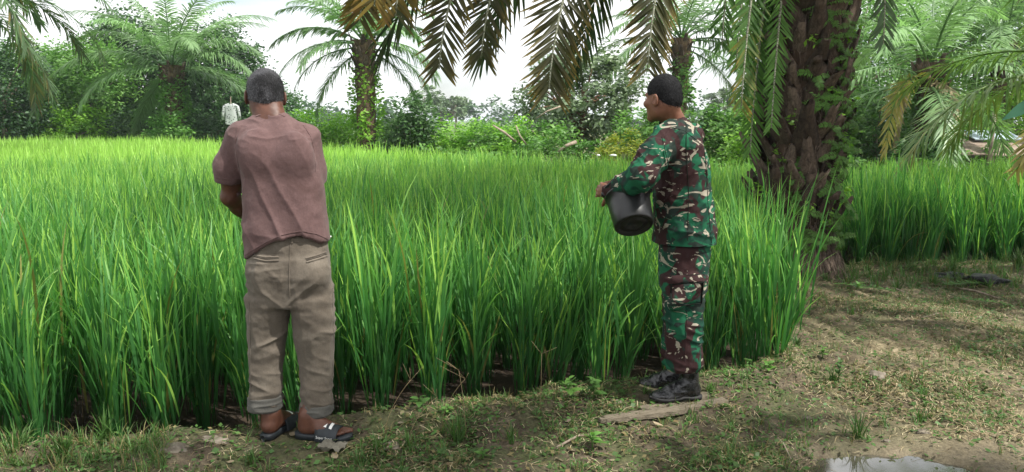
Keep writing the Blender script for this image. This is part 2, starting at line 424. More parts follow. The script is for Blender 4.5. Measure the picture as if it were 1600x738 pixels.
def rice_mass(name, P3, protos, seed, cat_label):
    r = np.random.RandomState(seed)
    me = bpy.data.meshes.new(name); me.vertices.add(len(P3)); me.vertices.foreach_set('co', P3.astype(np.float32).ravel())
    a = me.attributes.new('rz', 'FLOAT', 'POINT'); a.data.foreach_set('value', (r.rand(len(P3)) * 6.28).astype(np.float32))
    a = me.attributes.new('sc', 'FLOAT', 'POINT'); 
    scv = .88 + .16 * r.rand(len(P3)) + .12 * (fbm(P3 * [1, 1, 0], .6, 3) - .5); a.data.foreach_set('value', scv.astype(np.float32))
    a = me.attributes.new('pick', 'INT', 'POINT'); a.data.foreach_set('value', r.randint(0, len(protos), len(P3)).astype(np.int32))
    o = bpy.data.objects.new(name, me); COL.objects.link(o)
    g = bpy.data.node_groups.new(name, 'GeometryNodeTree')
    g.interface.new_socket('Geometry', in_out='INPUT', socket_type='NodeSocketGeometry'); g.interface.new_socket('Geometry', in_out='OUTPUT', socket_type='NodeSocketGeometry')
    N = g.nodes.new; gi = N('NodeGroupInput'); go = N('NodeGroupOutput'); iop = N('GeometryNodeInstanceOnPoints')
    ga = N('GeometryNodeJoinGeometry') if False else N('GeometryNodeGeometryToInstance')
    for pm in reversed(protos):
        oi = N('GeometryNodeObjectInfo'); oi.inputs['Object'].default_value = pm; oi.transform_space = 'ORIGINAL'
        g.links.new(oi.outputs['Geometry'], ga.inputs[0])
    def at(nm_, dt):
        n = N('GeometryNodeInputNamedAttribute'); n.data_type = dt; n.inputs['Name'].default_value = nm_; return n.outputs['Attribute']
    cx = N('ShaderNodeCombineXYZ'); g.links.new(at('rz', 'FLOAT'), cx.inputs[2])
    g.links.new(gi.outputs[0], iop.inputs['Points']); g.links.new(ga.outputs[0], iop.inputs['Instance'])
    iop.inputs['Pick Instance'].default_value = True; g.links.new(at('pick', 'INT'), iop.inputs['Instance Index'])
    g.links.new(cx.outputs[0], iop.inputs['Rotation']); g.links.new(at('sc', 'FLOAT'), iop.inputs['Scale'])
    g.links.new(iop.outputs[0], go.inputs[0])
    md = o.modifiers.new('planting', 'NODES'); md.node_group = g
    return tag(o, cat_label, 'rice', kind='stuff')
def proto(me, nm):
    o = bpy.data.objects.new(nm, me); return o
rest = pts[~nm]; rd = np.hypot(rest[:, 0], rest[:, 1])
P3 = np.stack([rest[:, 0], rest[:, 1], height(rest[:, 0], rest[:, 1])], -1)
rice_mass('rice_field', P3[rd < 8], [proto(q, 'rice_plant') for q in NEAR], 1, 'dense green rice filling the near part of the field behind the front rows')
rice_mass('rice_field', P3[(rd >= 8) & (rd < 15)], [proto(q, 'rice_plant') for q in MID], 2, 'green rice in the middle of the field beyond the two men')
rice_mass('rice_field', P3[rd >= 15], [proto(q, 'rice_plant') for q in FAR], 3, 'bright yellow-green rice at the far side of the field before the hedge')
# ------------------------------------------------------------------ palms
def leaflets(R, n, Lmax, wmax, segs, seed, gsv=None, s0=.16, droop=.9, plumose=.35, tval=.5, tipt=None, spread=(1.15, .45), miss=.0):
    """R (m,3) rachis polyline. returns C (k,segs+1,3), W, t"""
    r = np.random.RandomState(seed); m = len(R)
    s = np.linspace(s0, .995, n); s = np.clip(s + r.normal(0, .25 / n, n), s0, .999)
    idx = s * (m - 1); i = np.minimum(idx.astype(int), m - 2); f = (idx - i)[:, None]
    B = R[i] * (1 - f) + R[i + 1] * f; T = R[i + 1] - R[i]; T /= np.linalg.norm(T, axis=1)[:, None]
    out = []
    for side in (-1, 1):
        Sd = np.cross(T, [0, 0, 1.]); nn = np.linalg.norm(Sd, axis=1)[:, None]
        # when the rachis hangs straight down keep the side direction of the whole frond
        gs = unit(np.cross(R[m // 2] - R[0], [0, 0, 1.])) if gsv is None else unit(gsv) * np.sign(np.dot(gsv, np.cross(R[m // 2] - R[0], [0, 0, 1.])) + 1e-9)
        Sd = Sd / (nn + 1e-6); Sd = np.where(nn < .25, gs, Sd) if gsv is None else Sd * (1 - sst(.45, .65, s)[:, None]) + gs * sst(.45, .65, s)[:, None]; Sd = Sd - (Sd * T).sum(1)[:, None] * T; Sd /= np.linalg.norm(Sd, axis=1)[:, None]
        flip = np.sign((Sd * gs).sum(1))[:, None]; flip[flip == 0] = 1; Sd = Sd * flip * side
        U = np.cross(Sd, T) * side
        a = np.interp(s, [0, 1], spread) + r.normal(0, .1, n)
        pl = r.normal(0.1, plumose, n)
        D = np.cos(a)[:, None] * T + np.sin(a)[:, None] * (np.cos(pl)[:, None] * Sd + np.sin(pl)[:, None] * U)
        Ln = Lmax * np.interp(s, [0, .12, .3, .6, .85, 1], [.45, .75, 1, .95, .7, .45]) * (.85 + .3 * r.rand(n))
        k = np.linspace(0, 1, segs + 1)
        C = B[:, None] + D[:, None] * (Ln[:, None] * k)[..., None]
        dr = droop * Ln * (.6 + .8 * r.rand(n))
        C[..., 2] -= dr[:, None] * k[None] ** 2 * .55 * (1 - .3 * k[None])
        tan = np.gradient(C, axis=1)
        Wd = np.cross(tan, U[:, None]); Wd /= np.linalg.norm(Wd, axis=2)[..., None] + 1e-9
        prof = np.interp(k, [0, .12, .5, .8, 1], [.5, .95, 1, .7, .04])
        W = Wd * (prof * wmax)[None, :, None]
        t = tval + r.normal(0, .10, n)
        if tipt is not None: t = t + (tipt - tval) * np.clip((s - .55) / .4, 0, 1)
        t = np.clip(t, 0, 1)
        Tt = t[:, None] - .0 * k[None]
        if tipt is not None: Tt = t[:, None] + (tipt - tval) * .6 * k[None] ** 3
        kp = r.rand(n) >= miss
        out.append((C[kp], W[kp], np.clip(Tt[kp] + 0 * k[None], 0, 1)))
    return [np.concatenate([a_[q] for a_ in out]) for q in range(3)]
def rachis_arc(L, e0, droop, m=14, side=0.0):
    s = np.linspace(0, 1, m); a = e0 - droop * s ** 1.35
    x = np.cumsum(np.cos(a)) * L / m; z = np.cumsum(np.sin(a)) * L / m
    return np.stack([x - x[0], side * L * s ** 2, z - z[0]], -1)
def frond_mesh(name, R, n, Lmax, wmax, segs, seed, mat, rw=.03, rt=.75, **k):
    mb = MB(); C, W, t = leaflets(R, n, Lmax, wmax, segs, seed, **k); strips(mb, C, W, t)
    tube(mb, R, np.linspace(rw, rw * .15, len(R)), 5, rt)
    return mb.mesh(name, mat)
def blob(mb, c, r, seed, amp=.2, nu=12, nv=8, t=.5, sc=2.):
    u = np.arange(nu) * 2 * np.pi / nu; v = np.linspace(-np.pi / 2, np.pi / 2, nv)
    U, Vv = np.meshgrid(u, v, indexing='ij'); d = np.stack([np.cos(U) * np.cos(Vv), np.sin(U) * np.cos(Vv), np.sin(Vv)], -1).reshape(-1, 3)
    q = d * (1 + amp * (vn(d + 5, sc, seed) - .5) * 2)[:, None] * np.asarray(r) + np.asarray(c)
    i = (np.arange(nu) * nv)[:, None]; i2 = ((np.arange(nu) + 1) % nu * nv)[:, None]; j = np.arange(nv - 1)[None]
    mb.add(q, np.stack([i + j, i2 + j, i2 + j + 1, i + j + 1], -1).reshape(-1, 4), t)
def leafcloud(mb, C, R, n, size, seed, nclump=None, shell=.55, up=.5, spread=.22, long=1.7, tr=(.2, .9)):
    """leaves in clumps through an ellipsoid volume: gaps between the clumps"""
    r = np.random.RandomState(seed); C = np.asarray(C, float); R = np.asarray(R, float)
    if nclump is None: nclump = max(6, n // 45)
    d = r.normal(0, 1, (nclump, 3)); d /= np.linalg.norm(d, axis=1)[:, None]
    rad = shell + (1 - shell) * r.rand(nclump) ** .6
    cc = d * rad[:, None]; cs = spread * (.6 + .8 * r.rand(nclump)); ct = r.rand(nclump)
    k = r.randint(0, nclump, n)
    g3 = r.normal(0, 1, (n, 3)); g3 /= np.linalg.norm(g3, axis=1)[:, None]; g3 *= (r.rand(n, 1) ** .45) * (1.65 + .5 * (r.rand(n, 1) < .06))
    q = cc[k] + g3 * cs[k][:, None] * [1, 1, .75]
    pos = C + q * R; 
    ok = pos[:, 2] > .02
    pos = pos[ok]; k = k[ok]; q = q[ok]; n = len(pos)
    az = r.rand(n) * 2 * np.pi; dirv = np.stack([np.cos(az), np.sin(az), r.normal(-.25, .35, n)], -1) + .5 * q
    dirv /= np.linalg.norm(dirv, axis=1)[:, None]
    nrm = r.normal(0, .6, (n, 3)) + [0, 0, up * 1.6] + .5 * q
    sd = np.cross(dirv, nrm); sd /= np.linalg.norm(sd, axis=1)[:, None] + 1e-9
    nn = np.cross(sd, dirv)
    L = size * (.6 + .8 * r.rand(n))[:, None]
    v = np.stack([pos, pos + dirv * L * .5 + sd * L / long * .5 + nn * L * .07, pos + dirv * L, pos + dirv * L * .5 - sd * L / long * .5 + nn * L * .07], 1)
    t = np.clip(tr[0] + (tr[1] - tr[0]) * (.55 * ct[k] + .45 * r.rand(n)), 0, 1)
    mb.add(v.reshape(-1, 3), np.arange(n * 4).reshape(n, 4), np.repeat(t, 4))

def fern_mesh(seed, nf=6, L=.3, w=.0055, nl=24, Ll=.06, t=.6):
    mb = MB(); r = np.random.RandomState(seed)
    for q in range(nf):
        R = rachis_arc(L * (.7 + .5 * r.rand()), .9 * r.rand() + .2, 1.2 + r.rand(), 9)
        C, W, tt = leaflets(R, nl, Ll, w, 2, seed * 9 + q, s0=.12, droop=.3, plumose=.15, tval=t + r.normal(0, .15), spread=(1.4, 1.0))
        a = q * 6.28 / nf + r.normal(0, .3); c, s_ = math.cos(a), math.sin(a); Rm = np.array([[c, s_, 0], [-s_, c, 0], [0, 0, 1]])
        strips(mb, C @ Rm, W @ Rm, tt); tube(mb, R @ Rm, .003, 3, .3, False)
    return mb.mesh('fern', FERN)

# ---------- the big palm at the corner of the field
BP = np.array([2.77, 7.32, 0.0]); CRZ = 4.1
root = empty('oil_palm', BP, 'big old oil palm with a thick dark shaggy trunk between the soldier and the path', 'palm tree')
mb = MB(); zz = np.linspace(-.15, CRZ, 60); na = 40
Rz = np.interp(zz, [-.15, 0, .25, .6, 1.2, 2, 3, 4.1], [.31, .27, .25, .275, .29, .31, .345, .345])
a = np.arange(na) * 2 * np.pi / na
VV = np.stack([Rz[:, None] * np.cos(a)[None] , Rz[:, None] * np.sin(a)[None], np.repeat(zz[:, None], na, 1)], -1)
dd = (fbm(VV.reshape(-1, 3), 6, 2) - .5).reshape(60, na); VV[..., :2] *= (1 + .35 * dd)[..., None]
VV[..., 0] += (np.interp(zz, [0, .6, 2, 4], [0, -.07, -.03, .0]))[:, None]
i = np.arange(59)[:, None] * na; j = np.arange(na)[None]; j2 = (j + 1) % na
mb.add(VV.reshape(-1, 3), np.stack([i + j, i + j2, i + na + j2, i + na + j], -1).reshape(-1, 4), .4)
mb.build('trunk', BIGBARK, root)
# leaf bases left on the trunk: broken stubs in spirals, each a piece
def stub_mesh(seed):
    r = np.random.RandomState(seed); mb = MB(); k = 5
    ws = np.array([.11, .095, .07, .055, .045]) * (.85 + .3 * r.rand()); th = np.array([.045, .04, .032, .026, .015])
    zs = np.array([-.05, .05, .14, .21, .27]) * (.75 + .5 * r.rand()); xo = np.array([.0, .05, .085, .10, .12 + .05 * r.rand()])
    prof = [(-1, 0), (-.6, .8), (0, 1.1), (.6, .8), (1, 0), (0, -.4)]
    V = np.array([[[xo[q] + th[q] * b + r.normal(0, .004), ws[q] * a_ + r.normal(0, .005), zs[q] + r.normal(0, .006 + .02 * (q == 4))] for (a_, b) in prof] for q in range(k)])
    n = 6; i = np.arange(k - 1)[:, None] * n; j = np.arange(n)[None]; j2 = (j + 1) % n
    mb.add(V.reshape(-1, 3), np.stack([i + j, i + j2, i + n + j2, i + n + j], -1).reshape(-1, 4), r.rand())
    mb.f.append(np.array([[24, 25, 26, 27, 28, 29]]) )
    return mb.mesh('leaf_base', BIGSTUB)
m = Mat('leaf_base_fibre'); f = m.noise(26, 6, .75, .5, scale3=(1, 1, .5)); oi = m.n('ShaderNodeObjectInfo').outputs['Random']
m.base(m.mix(oi, m.ramp(f, [(.3, (.006, .004, .004)), (.75, (.10, .07, .05))]), m.ramp(f, [(.3, (.02, .013, .009)), (.72, (.26, .195, .15))])), .9, .2); m.bump(f, .9, .015); BIGSTUB = m.m
SM = [stub_mesh(k) for k in range(6)]; r = np.random.RandomState(5)
for k in range(200):
    z = .32 + (CRZ - .4) * k / 200 + r.normal(0, .02); an = k * 2.39996 + r.normal(0, .12); rr = np.interp(z, zz, Rz) - .015
    inst(SM[r.randint(6)], 'leaf_base', root, (rr * math.cos(an) + float(np.interp(z, [0, .6, 2, 4], [0, -.07, -.03, .0])), rr * math.sin(an), z), (r.normal(0, .16), r.normal(.14, .2), an), .7 + .6 * r.rand())
# shaggy fibres and roots hanging between the bases
mb = MB(); n = 2600; an = r.rand(n) * 6.28; z = .05 + r.rand(n) * (CRZ - .1); rr = np.interp(z, zz, Rz) + .01
B = np.stack([rr * np.cos(an), rr * np.sin(an), z], -1); L = .06 + .14 * r.rand(n)
out_ = np.stack([np.cos(an), np.sin(an), an * 0], -1); k4 = np.linspace(0, 1, 4)
C = B[:, None] + out_[:, None] * (np.sin(k4 * 2.2) * .055)[None, :, None] * (.5 + r.rand(n))[:, None, None]; C[..., 2] -= L[:, None] * k4 ** 1.5
C += r.normal(0, .008, C.shape); W = np.stack([-np.sin(an), np.cos(an), an * 0], -1)[:, None] * (np.array([.0035, .003, .002, .0006]))[None, :, None]
strips(mb, C, W, r.rand(n)); mb.build('fibre', BIGSTUB, root)['kind'] = 'stuff'
# mound of rootlets at the foot
mb = MB(); n = 1500; an = r.rand(n) * 6.28; B = np.stack([.30 * np.cos(an), .30 * np.sin(an), .05 + .4 * r.rand(n)], -1)
C = B[:, None] + np.stack([np.cos(an), np.sin(an), an * 0], -1)[:, None] * (k4 * .16)[None, :, None]; C[..., 2] -= (B[:, 2:] + .02) * k4[None] ** .8; C += r.normal(0, .01, C.shape)
W = np.stack([-np.sin(an), np.cos(an), an * 0], -1)[:, None] * .005 * np.ones(4)[None, :, None]
strips(mb, C, W, r.rand(n)); mb.build('rootlet', BIGSTUB, root)['kind'] = 'stuff'

mb = MB(); r = np.random.RandomState(8)
for k in range(110):
    an = r.rand() * 6.283; z = .5 + 3.3 * r.rand(); leafcloud(mb, (.34 * math.cos(an), .34 * math.sin(an), z), (.09, .09, .16), 26, .055, 800 + k, 3, .2, .3, .3, 2.4)
mb.build('climbing_vine', LEAF_BRIGHT, root)['kind'] = 'stuff'
C0 = BP + [0, 0, CRZ]
leaflet_count = 0
def leaflet_single(seed):       # one folded leaflet pointing along +X, hanging a little, unit length
    k = np.linspace(0, 1, 7); prof = np.interp(k, [0, .1, .5, .8, 1], [.45, .95, 1, .7, .05]) * .5
    mb = MB(); V = []
    for q in range(7): V += [[k[q], -prof[q], .0], [k[q], 0, -.16 * prof[q] * 2], [k[q], prof[q], 0]]
    F = []
    for q in range(6): b = q * 3; F += [[b, b + 1, b + 4, b + 3], [b + 1, b + 2, b + 5, b + 4]]
    V = np.array(V); V[:, 2] -= .12 * seed * V[:, 0] ** 2
    mb.add(V, F, np.repeat(np.clip(.62 - .10 * seed - (.4 * k ** 4) * (seed > .6), 0, 1), 3)); return mb.mesh('leaflet', NEARPALM)
def near_frond(tip, up1=1.3, up2=1.5, n=60, Lm=.62, wm=.02, single=False, seed=1, tval=.68, tipt=.25, mat=None, start=.35, pull=.03, gsv=(1, .25, 0)):
    tip = np.asarray(tip, float); hz = tip - C0; hz[2] = 0
    R = bez([C0, C0 + hz * .35 + [0, 0, up1], tip - hz * pull + [0, 0, up2], tip], 40) - BP
    fr = MB(); tube(fr, R, np.linspace(.035, .005, 40), 6, .85)
    mat = mat or NEARPALM
    C, W, t = leaflets(R, n, Lm, wm, 5, seed, s0=start, gsv=gsv, droop=.12, plumose=.2, tval=tval, tipt=tipt, spread=(1.25, .72))
    f = fr.build('frond', RACHIS, root)
    if not single:
        lb = MB(); strips(lb, C, W, t); o = lb.build('leaflet', mat, f); o['kind'] = 'stuff'
    else:
        up_ = C[:, 0, 2] > 2.62 + .0 * C[:, 0, 2]; lb = MB(); strips(lb, C[up_], W[up_], t[up_]); o = lb.build('leaflet', mat, f); o['kind'] = 'stuff'
        for q in np.where(~up_)[0]:
            c = C[q]; d = c[-1] - c[0]; L = np.linalg.norm(d); d /= L; wv = W[q, 2]; wl = np.linalg.norm(wv); y = wv / wl; y = unit(y - y.dot(d) * d); zv = np.cross(d, y)
            if zv[2] < 0: y = -y; zv = -zv
            tt = t[q].mean(); me = LSING[int(np.clip((.75 - tt) / .6 * 5, 0, 4))]
            o = inst(me, 'leaflet', f); M4 = Matrix(((d[0] * L, y[0] * wl * 2, zv[0] * wl * 2, c[0][0]), (d[1] * L, y[1] * wl * 2, zv[1] * wl * 2, c[0][1]), (d[2] * L, y[2] * wl * 2, zv[2] * wl * 2, c[0][2]), (0, 0, 0, 1)))
            o.matrix_local = M4
    return f
m = Mat('frond_midrib'); f = m.noise(90, 3, scale3=(1, 1, 1)); m.base(m.ramp(f, [(.4, (.09, .10, .045)), (.6, (.42, .43, .33))]), .5, .4); RACHIS = m.m
LSING = [leaflet_single(k / 4 * 1.6) for k in range(5)]
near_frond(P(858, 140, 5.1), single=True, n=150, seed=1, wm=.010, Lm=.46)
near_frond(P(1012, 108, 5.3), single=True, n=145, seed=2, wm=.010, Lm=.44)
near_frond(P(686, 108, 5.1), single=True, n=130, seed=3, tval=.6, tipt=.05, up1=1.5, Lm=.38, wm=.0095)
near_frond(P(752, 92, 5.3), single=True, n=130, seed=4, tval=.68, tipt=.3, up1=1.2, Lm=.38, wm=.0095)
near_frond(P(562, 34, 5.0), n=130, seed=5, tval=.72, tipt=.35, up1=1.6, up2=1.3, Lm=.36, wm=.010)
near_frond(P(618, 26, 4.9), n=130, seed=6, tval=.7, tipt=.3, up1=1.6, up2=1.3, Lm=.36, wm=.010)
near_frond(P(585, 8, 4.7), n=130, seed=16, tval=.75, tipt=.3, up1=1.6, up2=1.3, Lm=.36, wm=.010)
near_frond(P(1158, 170, 6.3), n=120, seed=7, tval=.8, tipt=.35, up1=1.2, mat=FERN, Lm=.30, wm=.010)
near_frond(P(1128, 70, 6.6), n=70, seed=8, tval=.9, tipt=.6, up1=1.2, mat=FERN, Lm=.34, wm=.010)
near_frond(P(1192, 330, 7.5), n=130, seed=9, tval=.8, tipt=.6, up1=.8, up2=1.6, Lm=.28, wm=.009, mat=FERN)
near_frond(P(1172, 240, 7.1), n=130, seed=29, tval=.95, tipt=.8, up1=.8, up2=1.6, Lm=.30, wm=.009, mat=FERN)
near_frond(P(1205, 200, 6.9), n=130, seed=39, tval=.95, tipt=.8, up1=.8, up2=1.6, Lm=.25, wm=.009, mat=FERN)
near_frond(P(1150, 110, 6.9), n=130, seed=49, tval=.9, tipt=.8, up1=.8, up2=1.6, Lm=.3, wm=.009, mat=FERN)
near_frond(P(1180, 130, 7.2), n=80, seed=19, tval=.9, tipt=.5, up1=.9, up2=1.4, Lm=.36, wm=.013, mat=PALM)
0 and near_frond(P(1350, 300, 7.9), n=80, seed=10, tval=.5, tipt=.35, up1=.8, up2=1.6, Lm=.28, wm=.012, mat=PALM)
0 and near_frond(P(1382, 190, 7.4), n=74, seed=11, tval=.6, tipt=.5, up1=1.0, mat=PALM, Lm=.34, wm=.013)
near_frond(P(1380, 70, 7.0), n=70, seed=12, tval=.6, tipt=.5, up1=1.0, mat=PALM, Lm=.36, wm=.014)
# the rest of the crown, over the men and the path
r = np.random.RandomState(21)
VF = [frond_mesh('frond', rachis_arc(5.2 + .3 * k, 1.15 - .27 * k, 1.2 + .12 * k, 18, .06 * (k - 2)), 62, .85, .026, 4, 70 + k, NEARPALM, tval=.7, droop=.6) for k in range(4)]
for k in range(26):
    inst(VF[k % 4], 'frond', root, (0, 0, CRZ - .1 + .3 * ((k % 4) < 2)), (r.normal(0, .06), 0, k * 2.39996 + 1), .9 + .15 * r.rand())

# unseen palm added behind the camera so that its crown shades the bank
rb = empty('oil_palm', (2.7, -1.9, 0), 'oil palm added unseen behind the camera to shade the bank', 'palm tree')
inst([o for o in COL.objects if o.name == 'trunk' and o.parent == root][0].data, 'trunk', rb, (0, 0, 0), (0, 0, 1), (1, 1, 1.25))
for k in range(30):
    inst(VF[k % 4], 'frond', rb, (0, 0, 5.0 + .3 * ((k % 4) < 2)), (r.normal(0, .06), 0, k * 2.39996 + .4), .9 + .15 * r.rand())
# ferns growing on the big trunk
FM = [fern_mesh(k, 4 + k % 3, .24 + .05 * (k % 3), t=.95) for k in range(5)] + [fern_mesh(9, 4, .16, t=.05), fern_mesh(11, 9, .40, w=.0055, Ll=.07, nl=28, t=.95)]
spots = [(1228, 22, 0, 0), (1296, 25, 0, 6), (1305, 60, 0, 6), (1285, 8, 0, 6), (1262, 105, 0, 1), (1222, 88, 0, 2), (1246, 148, 0, 3), (1284, 158, 0, 6), (1212, 118, 0, 1), (1265, 208, 0, 5), (1238, 215, 0, 5),
         (1230, 182, 0, 4), (1270, 228, 0, 2), (1245, 268, 0, 1), (1284, 242, 0, 3), (1300, 200, 0, 0), (1212, 228, 0, 6), (1208, 255, 0, 6), (1222, 292, 0, 1), (1300, 290, 0, 2), (1318, 262, 0, 6), (1240, 305, 0, 4), (1310, 150, 0, 6),
         (1322, 120, 0, 6), (1326, 165, 0, 6), (1216, 175, 0, 6), (1219, 205, 0, 6), (1206, 270, 0, 6), (1208, 300, 0, 6), (1216, 330, 0, 6), (1212, 90, 0, 6), (1314, 240, 0, 6), (1308, 345, 0, 6), (1325, 90, 0, 6), (1330, 40, 0, 6), (1335, 190, 0, 6), (1322, 225, 0, 6), (1207, 60, 0, 6), (1204, 25, 0, 6), (1206, 150, 0, 6), (1204, 190, 0, 6), (1256, 330, 0, 3), (1290, 335, 0, 4), (1278, 375, 0, 6), (1312, 372, 0, 6), (1252, 378, 0, 6), (1318, 320, 0, 1), (1272, 120, 0, 0)]
spots = [s_ for k_, s_ in enumerate(spots) if s_[3] == 5 or s_[0] < 1225 or s_[0] > 1298 or k_ % 2]
for q, (px, py, _, kind) in enumerate(spots):
    p = P(px, py, 6.92); off = (p[0] - BP[0]) / .33; off = max(-1, min(1, off)); yy = BP[1] - .36 * math.sqrt(max(0, 1 - off * off)) ; p = P(px, py, yy - .02)
    an = math.atan2(yy - BP[1], p[0] - BP[0])
    me = FM[kind]
    o = inst(me, 'fern', None, p, (0, 1.0, an), (.42 if kind == 6 else .62) + .25 * r.rand())
    lab = {5: 'withered orange fern stuck on the dark palm trunk'}.get(kind)
    if lab: tag(o, lab + (' , the upper right one' if py < 212 else ', the lower left one').replace(' ,', ','), 'fern')
    else:
        side = 'left edge' if px < 1215 else 'right edge' if px > 1305 else 'middle'
        hgt = 'high up' if py < 130 else 'halfway up' if py < 260 else 'low down'
        tag(o, 'green fern growing %s on the %s of the big dark palm trunk' % (hgt, side), 'fern', 'ferns growing on the big palm trunk')

# ---------- background palms
def bg_palm(name, loc, h, tr, fronds, L, label, mats=PALM, seed=1, star=False, vine=True, barkm=PALMBARK, e=(1.25, -.25), droop=1.25, Lm=.62, w=.03, tv=.65, nleaf=46, skip=None, scale=1):
    loc = np.asarray(loc, float); root = empty(name, loc, label, 'palm tree')
    r = np.random.RandomState(seed); mb = MB(); z = np.linspace(-.2, h, 26); na = 14; a = np.arange(na) * 6.283 / na
    Rr = tr * np.interp(z / h, [0, .1, .8, 1], [1.15, .9, .95, 1.25])
    V = np.stack([Rr[:, None] * np.cos(a), Rr[:, None] * np.sin(a), np.repeat(z[:, None], na, 1)], -1)
    V[..., :2] *= (1 + .5 * (fbm(V.reshape(-1, 3) * [1, 1, 1.6], 4.5, seed) - .5)).reshape(26, na, 1)
    i = np.arange(25)[:, None] * na; j = np.arange(na)[None]; j2 = (j + 1) % na
    mb.add(V.reshape(-1, 3), np.stack([i + j, i + j2, i + na + j2, i + na + j], -1).reshape(-1, 4), .4); mb.build('trunk', barkm, root)
    sm = SM if barkm is BIGBARK else SM
    for k in range(60):
        zz_ = h * (.35 + .65 * k / 60); an = k * 2.4; rr = tr * .92
        if vine and zz_ < h * .75: continue
        inst(SM[k % 6], 'leaf_base', root, (rr * math.cos(an), rr * math.sin(an), zz_), (0, .15, an), .9)
    VF = [frond_mesh('frond', rachis_arc(L * (1 + .06 * k), e[0] + (e[1] - e[0]) * k / 4, droop + .1 * k, 14, .05 * (k - 2)), nleaf, Lm, w, 3, seed * 10 + k, mats, rw=.03, tval=tv + .06 * (2 - k), droop=.95, plumose=.45) for k in range(5)]
    if star:      # crown spread mostly across the view: arching fronds with sky between them
        EL = [1.25, .95, .62, .30, -.05, -.40]
        SF = [frond_mesh('frond', rachis_arc(L * (1.05 - .04 * k), EL[k], (1.15, 1.25, 1.3, 1.3, 1.2, .95)[k], 14, .04), nleaf, Lm, w, 3, seed * 10 + k, mats, rw=.03, tval=tv + .05 * (2 - k), droop=1.0, plumose=.3) for k in range(6)]
        for k in range(6):
            for s_ in (0, math.pi):
                for q in range(2 if k in (1, 2, 3) else 1):
                    inst(SF[k], 'frond', root, (0, 0, h - .05 * k), (r.normal(0, .05), r.normal(0, .08), s_ + r.normal(0, .28) + (.5 if q else 0)), .9 + .2 * r.rand())
        for k in range(6): inst(SF[k % 2 + (k > 3)], 'frond', root, (0, 0, h), (0, r.normal(0, .05), (.9, 2.2, -1.3, 1.6, -2.0, -1.0)[k]), .9)
        fronds = 0
    for k in range(fronds):
        lv = (k * 5) // fronds
        an = k * 2.39996 + seed
        inst(VF[lv], 'frond', root, (0, 0, h - .12 * lv), (r.normal(0, .08), r.normal(0, .06), an), .88 + .24 * r.rand())
    if vine:
        mb = MB(); leafcloud(mb, (0, 0, h * .44), (tr * 1.4, tr * 1.4, h * .56), 2800, .12, seed, 60, .9, .2, .22)
        mb.build('climbing_vine', LEAF_BRIGHT if seed == 4 else LEAF_MID, root)['kind'] = 'stuff'
    return root
def at(px, Y): p = P(px, 188, Y); return np.array([p[0], Y, 0.])
bg_palm('oil_palm', at(274, 27), 3.3, .34, 34, 4.3, 'oil palm with full green drooping fronds behind the field, left of the man in brown', seed=2, star=True, Lm=.62, w=.019, tv=.95, nleaf=100, droop=1.2, e=(1.3, .0))
bg_palm('oil_palm', at(572, 23), 3.75, .30, 30, 3.1, 'oil palm with a vine-covered trunk at the field edge right of the man in brown', seed=4, star=True, Lm=.5, w=.018, nleaf=90, tv=.85)
bg_palm('oil_palm', at(1061, 24), 3.9, .26, 22, 3.6, 'oil palm whose brown trunk rises right behind the soldier\'s head', seed=6, star=True, Lm=.5, w=.017, nleaf=85, tv=.8)
bg_palm('oil_palm', at(-95, 18), 4.7, .4, 30, 3.9, 'dark oil palm with low hanging fronds cut off by the left edge', seed=8, vine=False, Lm=.6, w=.022, tv=.42, e=(1.1, .0), barkm=BIGBARK, nleaf=72)
bg_palm('oil_palm', at(1448, 16), 2.6, .24, 22, 3.2, 'young oil palm with dead lower fronds right of the big trunk', seed=9, mats=PALM, tv=.95, e=(1.3, .1), Lm=.5, w=.016, nleaf=66)
bg_palm('oil_palm', at(1215, 26), 3.2, .28, 24, 3.8, 'oil palm half hidden behind the left side of the big trunk', seed=12, tv=.7, e=(1.2, -.3), Lm=.6)
cp = bg_palm('coconut_palm', at(1740, 9.8), 2.3, .16, 14, 3.1, 'yellow-green palm outside the right edge, its fronds reaching into view', seed=13, mats=COCO, vine=False, tv=.7, e=(1.0, -.1), droop=1.0, Lm=.6, w=.015, nleaf=74)
bg_palm('oil_palm', at(1560, 26), 4.2, .26, 24, 4.0, 'feathery oil palm far behind the shed at the right edge', seed=15, tv=.9, vine=False, e=(1.4, 0), Lm=.65)
# dead fronds hanging from the young palm
DF = frond_mesh('dead_frond', bez([(0, 0, 0), (-.5, -.3, .45), (-1.05, -.6, .1), (-1.15, -.7, -1.35)], 14), 46, .42, .022, 3, 5, COCO, tval=.28, droop=.5, s0=.1)
yp = [o for o in COL.objects if o.get('label', '').startswith('young oil palm')][0]
o = inst(DF, 'frond', yp, (0, 0, 2.15)); o['label'] = 'yellow dying frond curving down'
DG = frond_mesh('dead_frond', bez([(0, 0, 0), (.25, -.6, .3), (.3, -.8, -.3), (.22, -.8, -1.5)], 14), 44, .22, .02, 3, 6, DEAD, tval=.7, droop=.9, s0=.1, plumose=.9)
o = inst(DG, 'frond', yp, (-.15, -.1, 2.1)); o['label'] = 'dry grey frond hanging straight down'
o = inst(DG, 'frond', yp, (-.5, 0, 2.0), (0, 0, -.9), .8); o['label'] = 'dry grey frond hanging straight down'

# fallen yellow frond tip hanging into the right edge above the rice
t0 = P(1605, 225, 8.3)
DY = frond_mesh('frond', bez([(.9, .2, .95), (.5, .1, .6), (.2, 0, .35), (-.12, -.05, -.28)], 12), 40, .36, .02, 3, 8, COCO, tval=.22, droop=.3, s0=.1)
o = inst(DY, 'frond', cp); o.location = Vector(t0) - cp.location; o['label'] = 'golden yellow dry frond tip hanging over the rice'
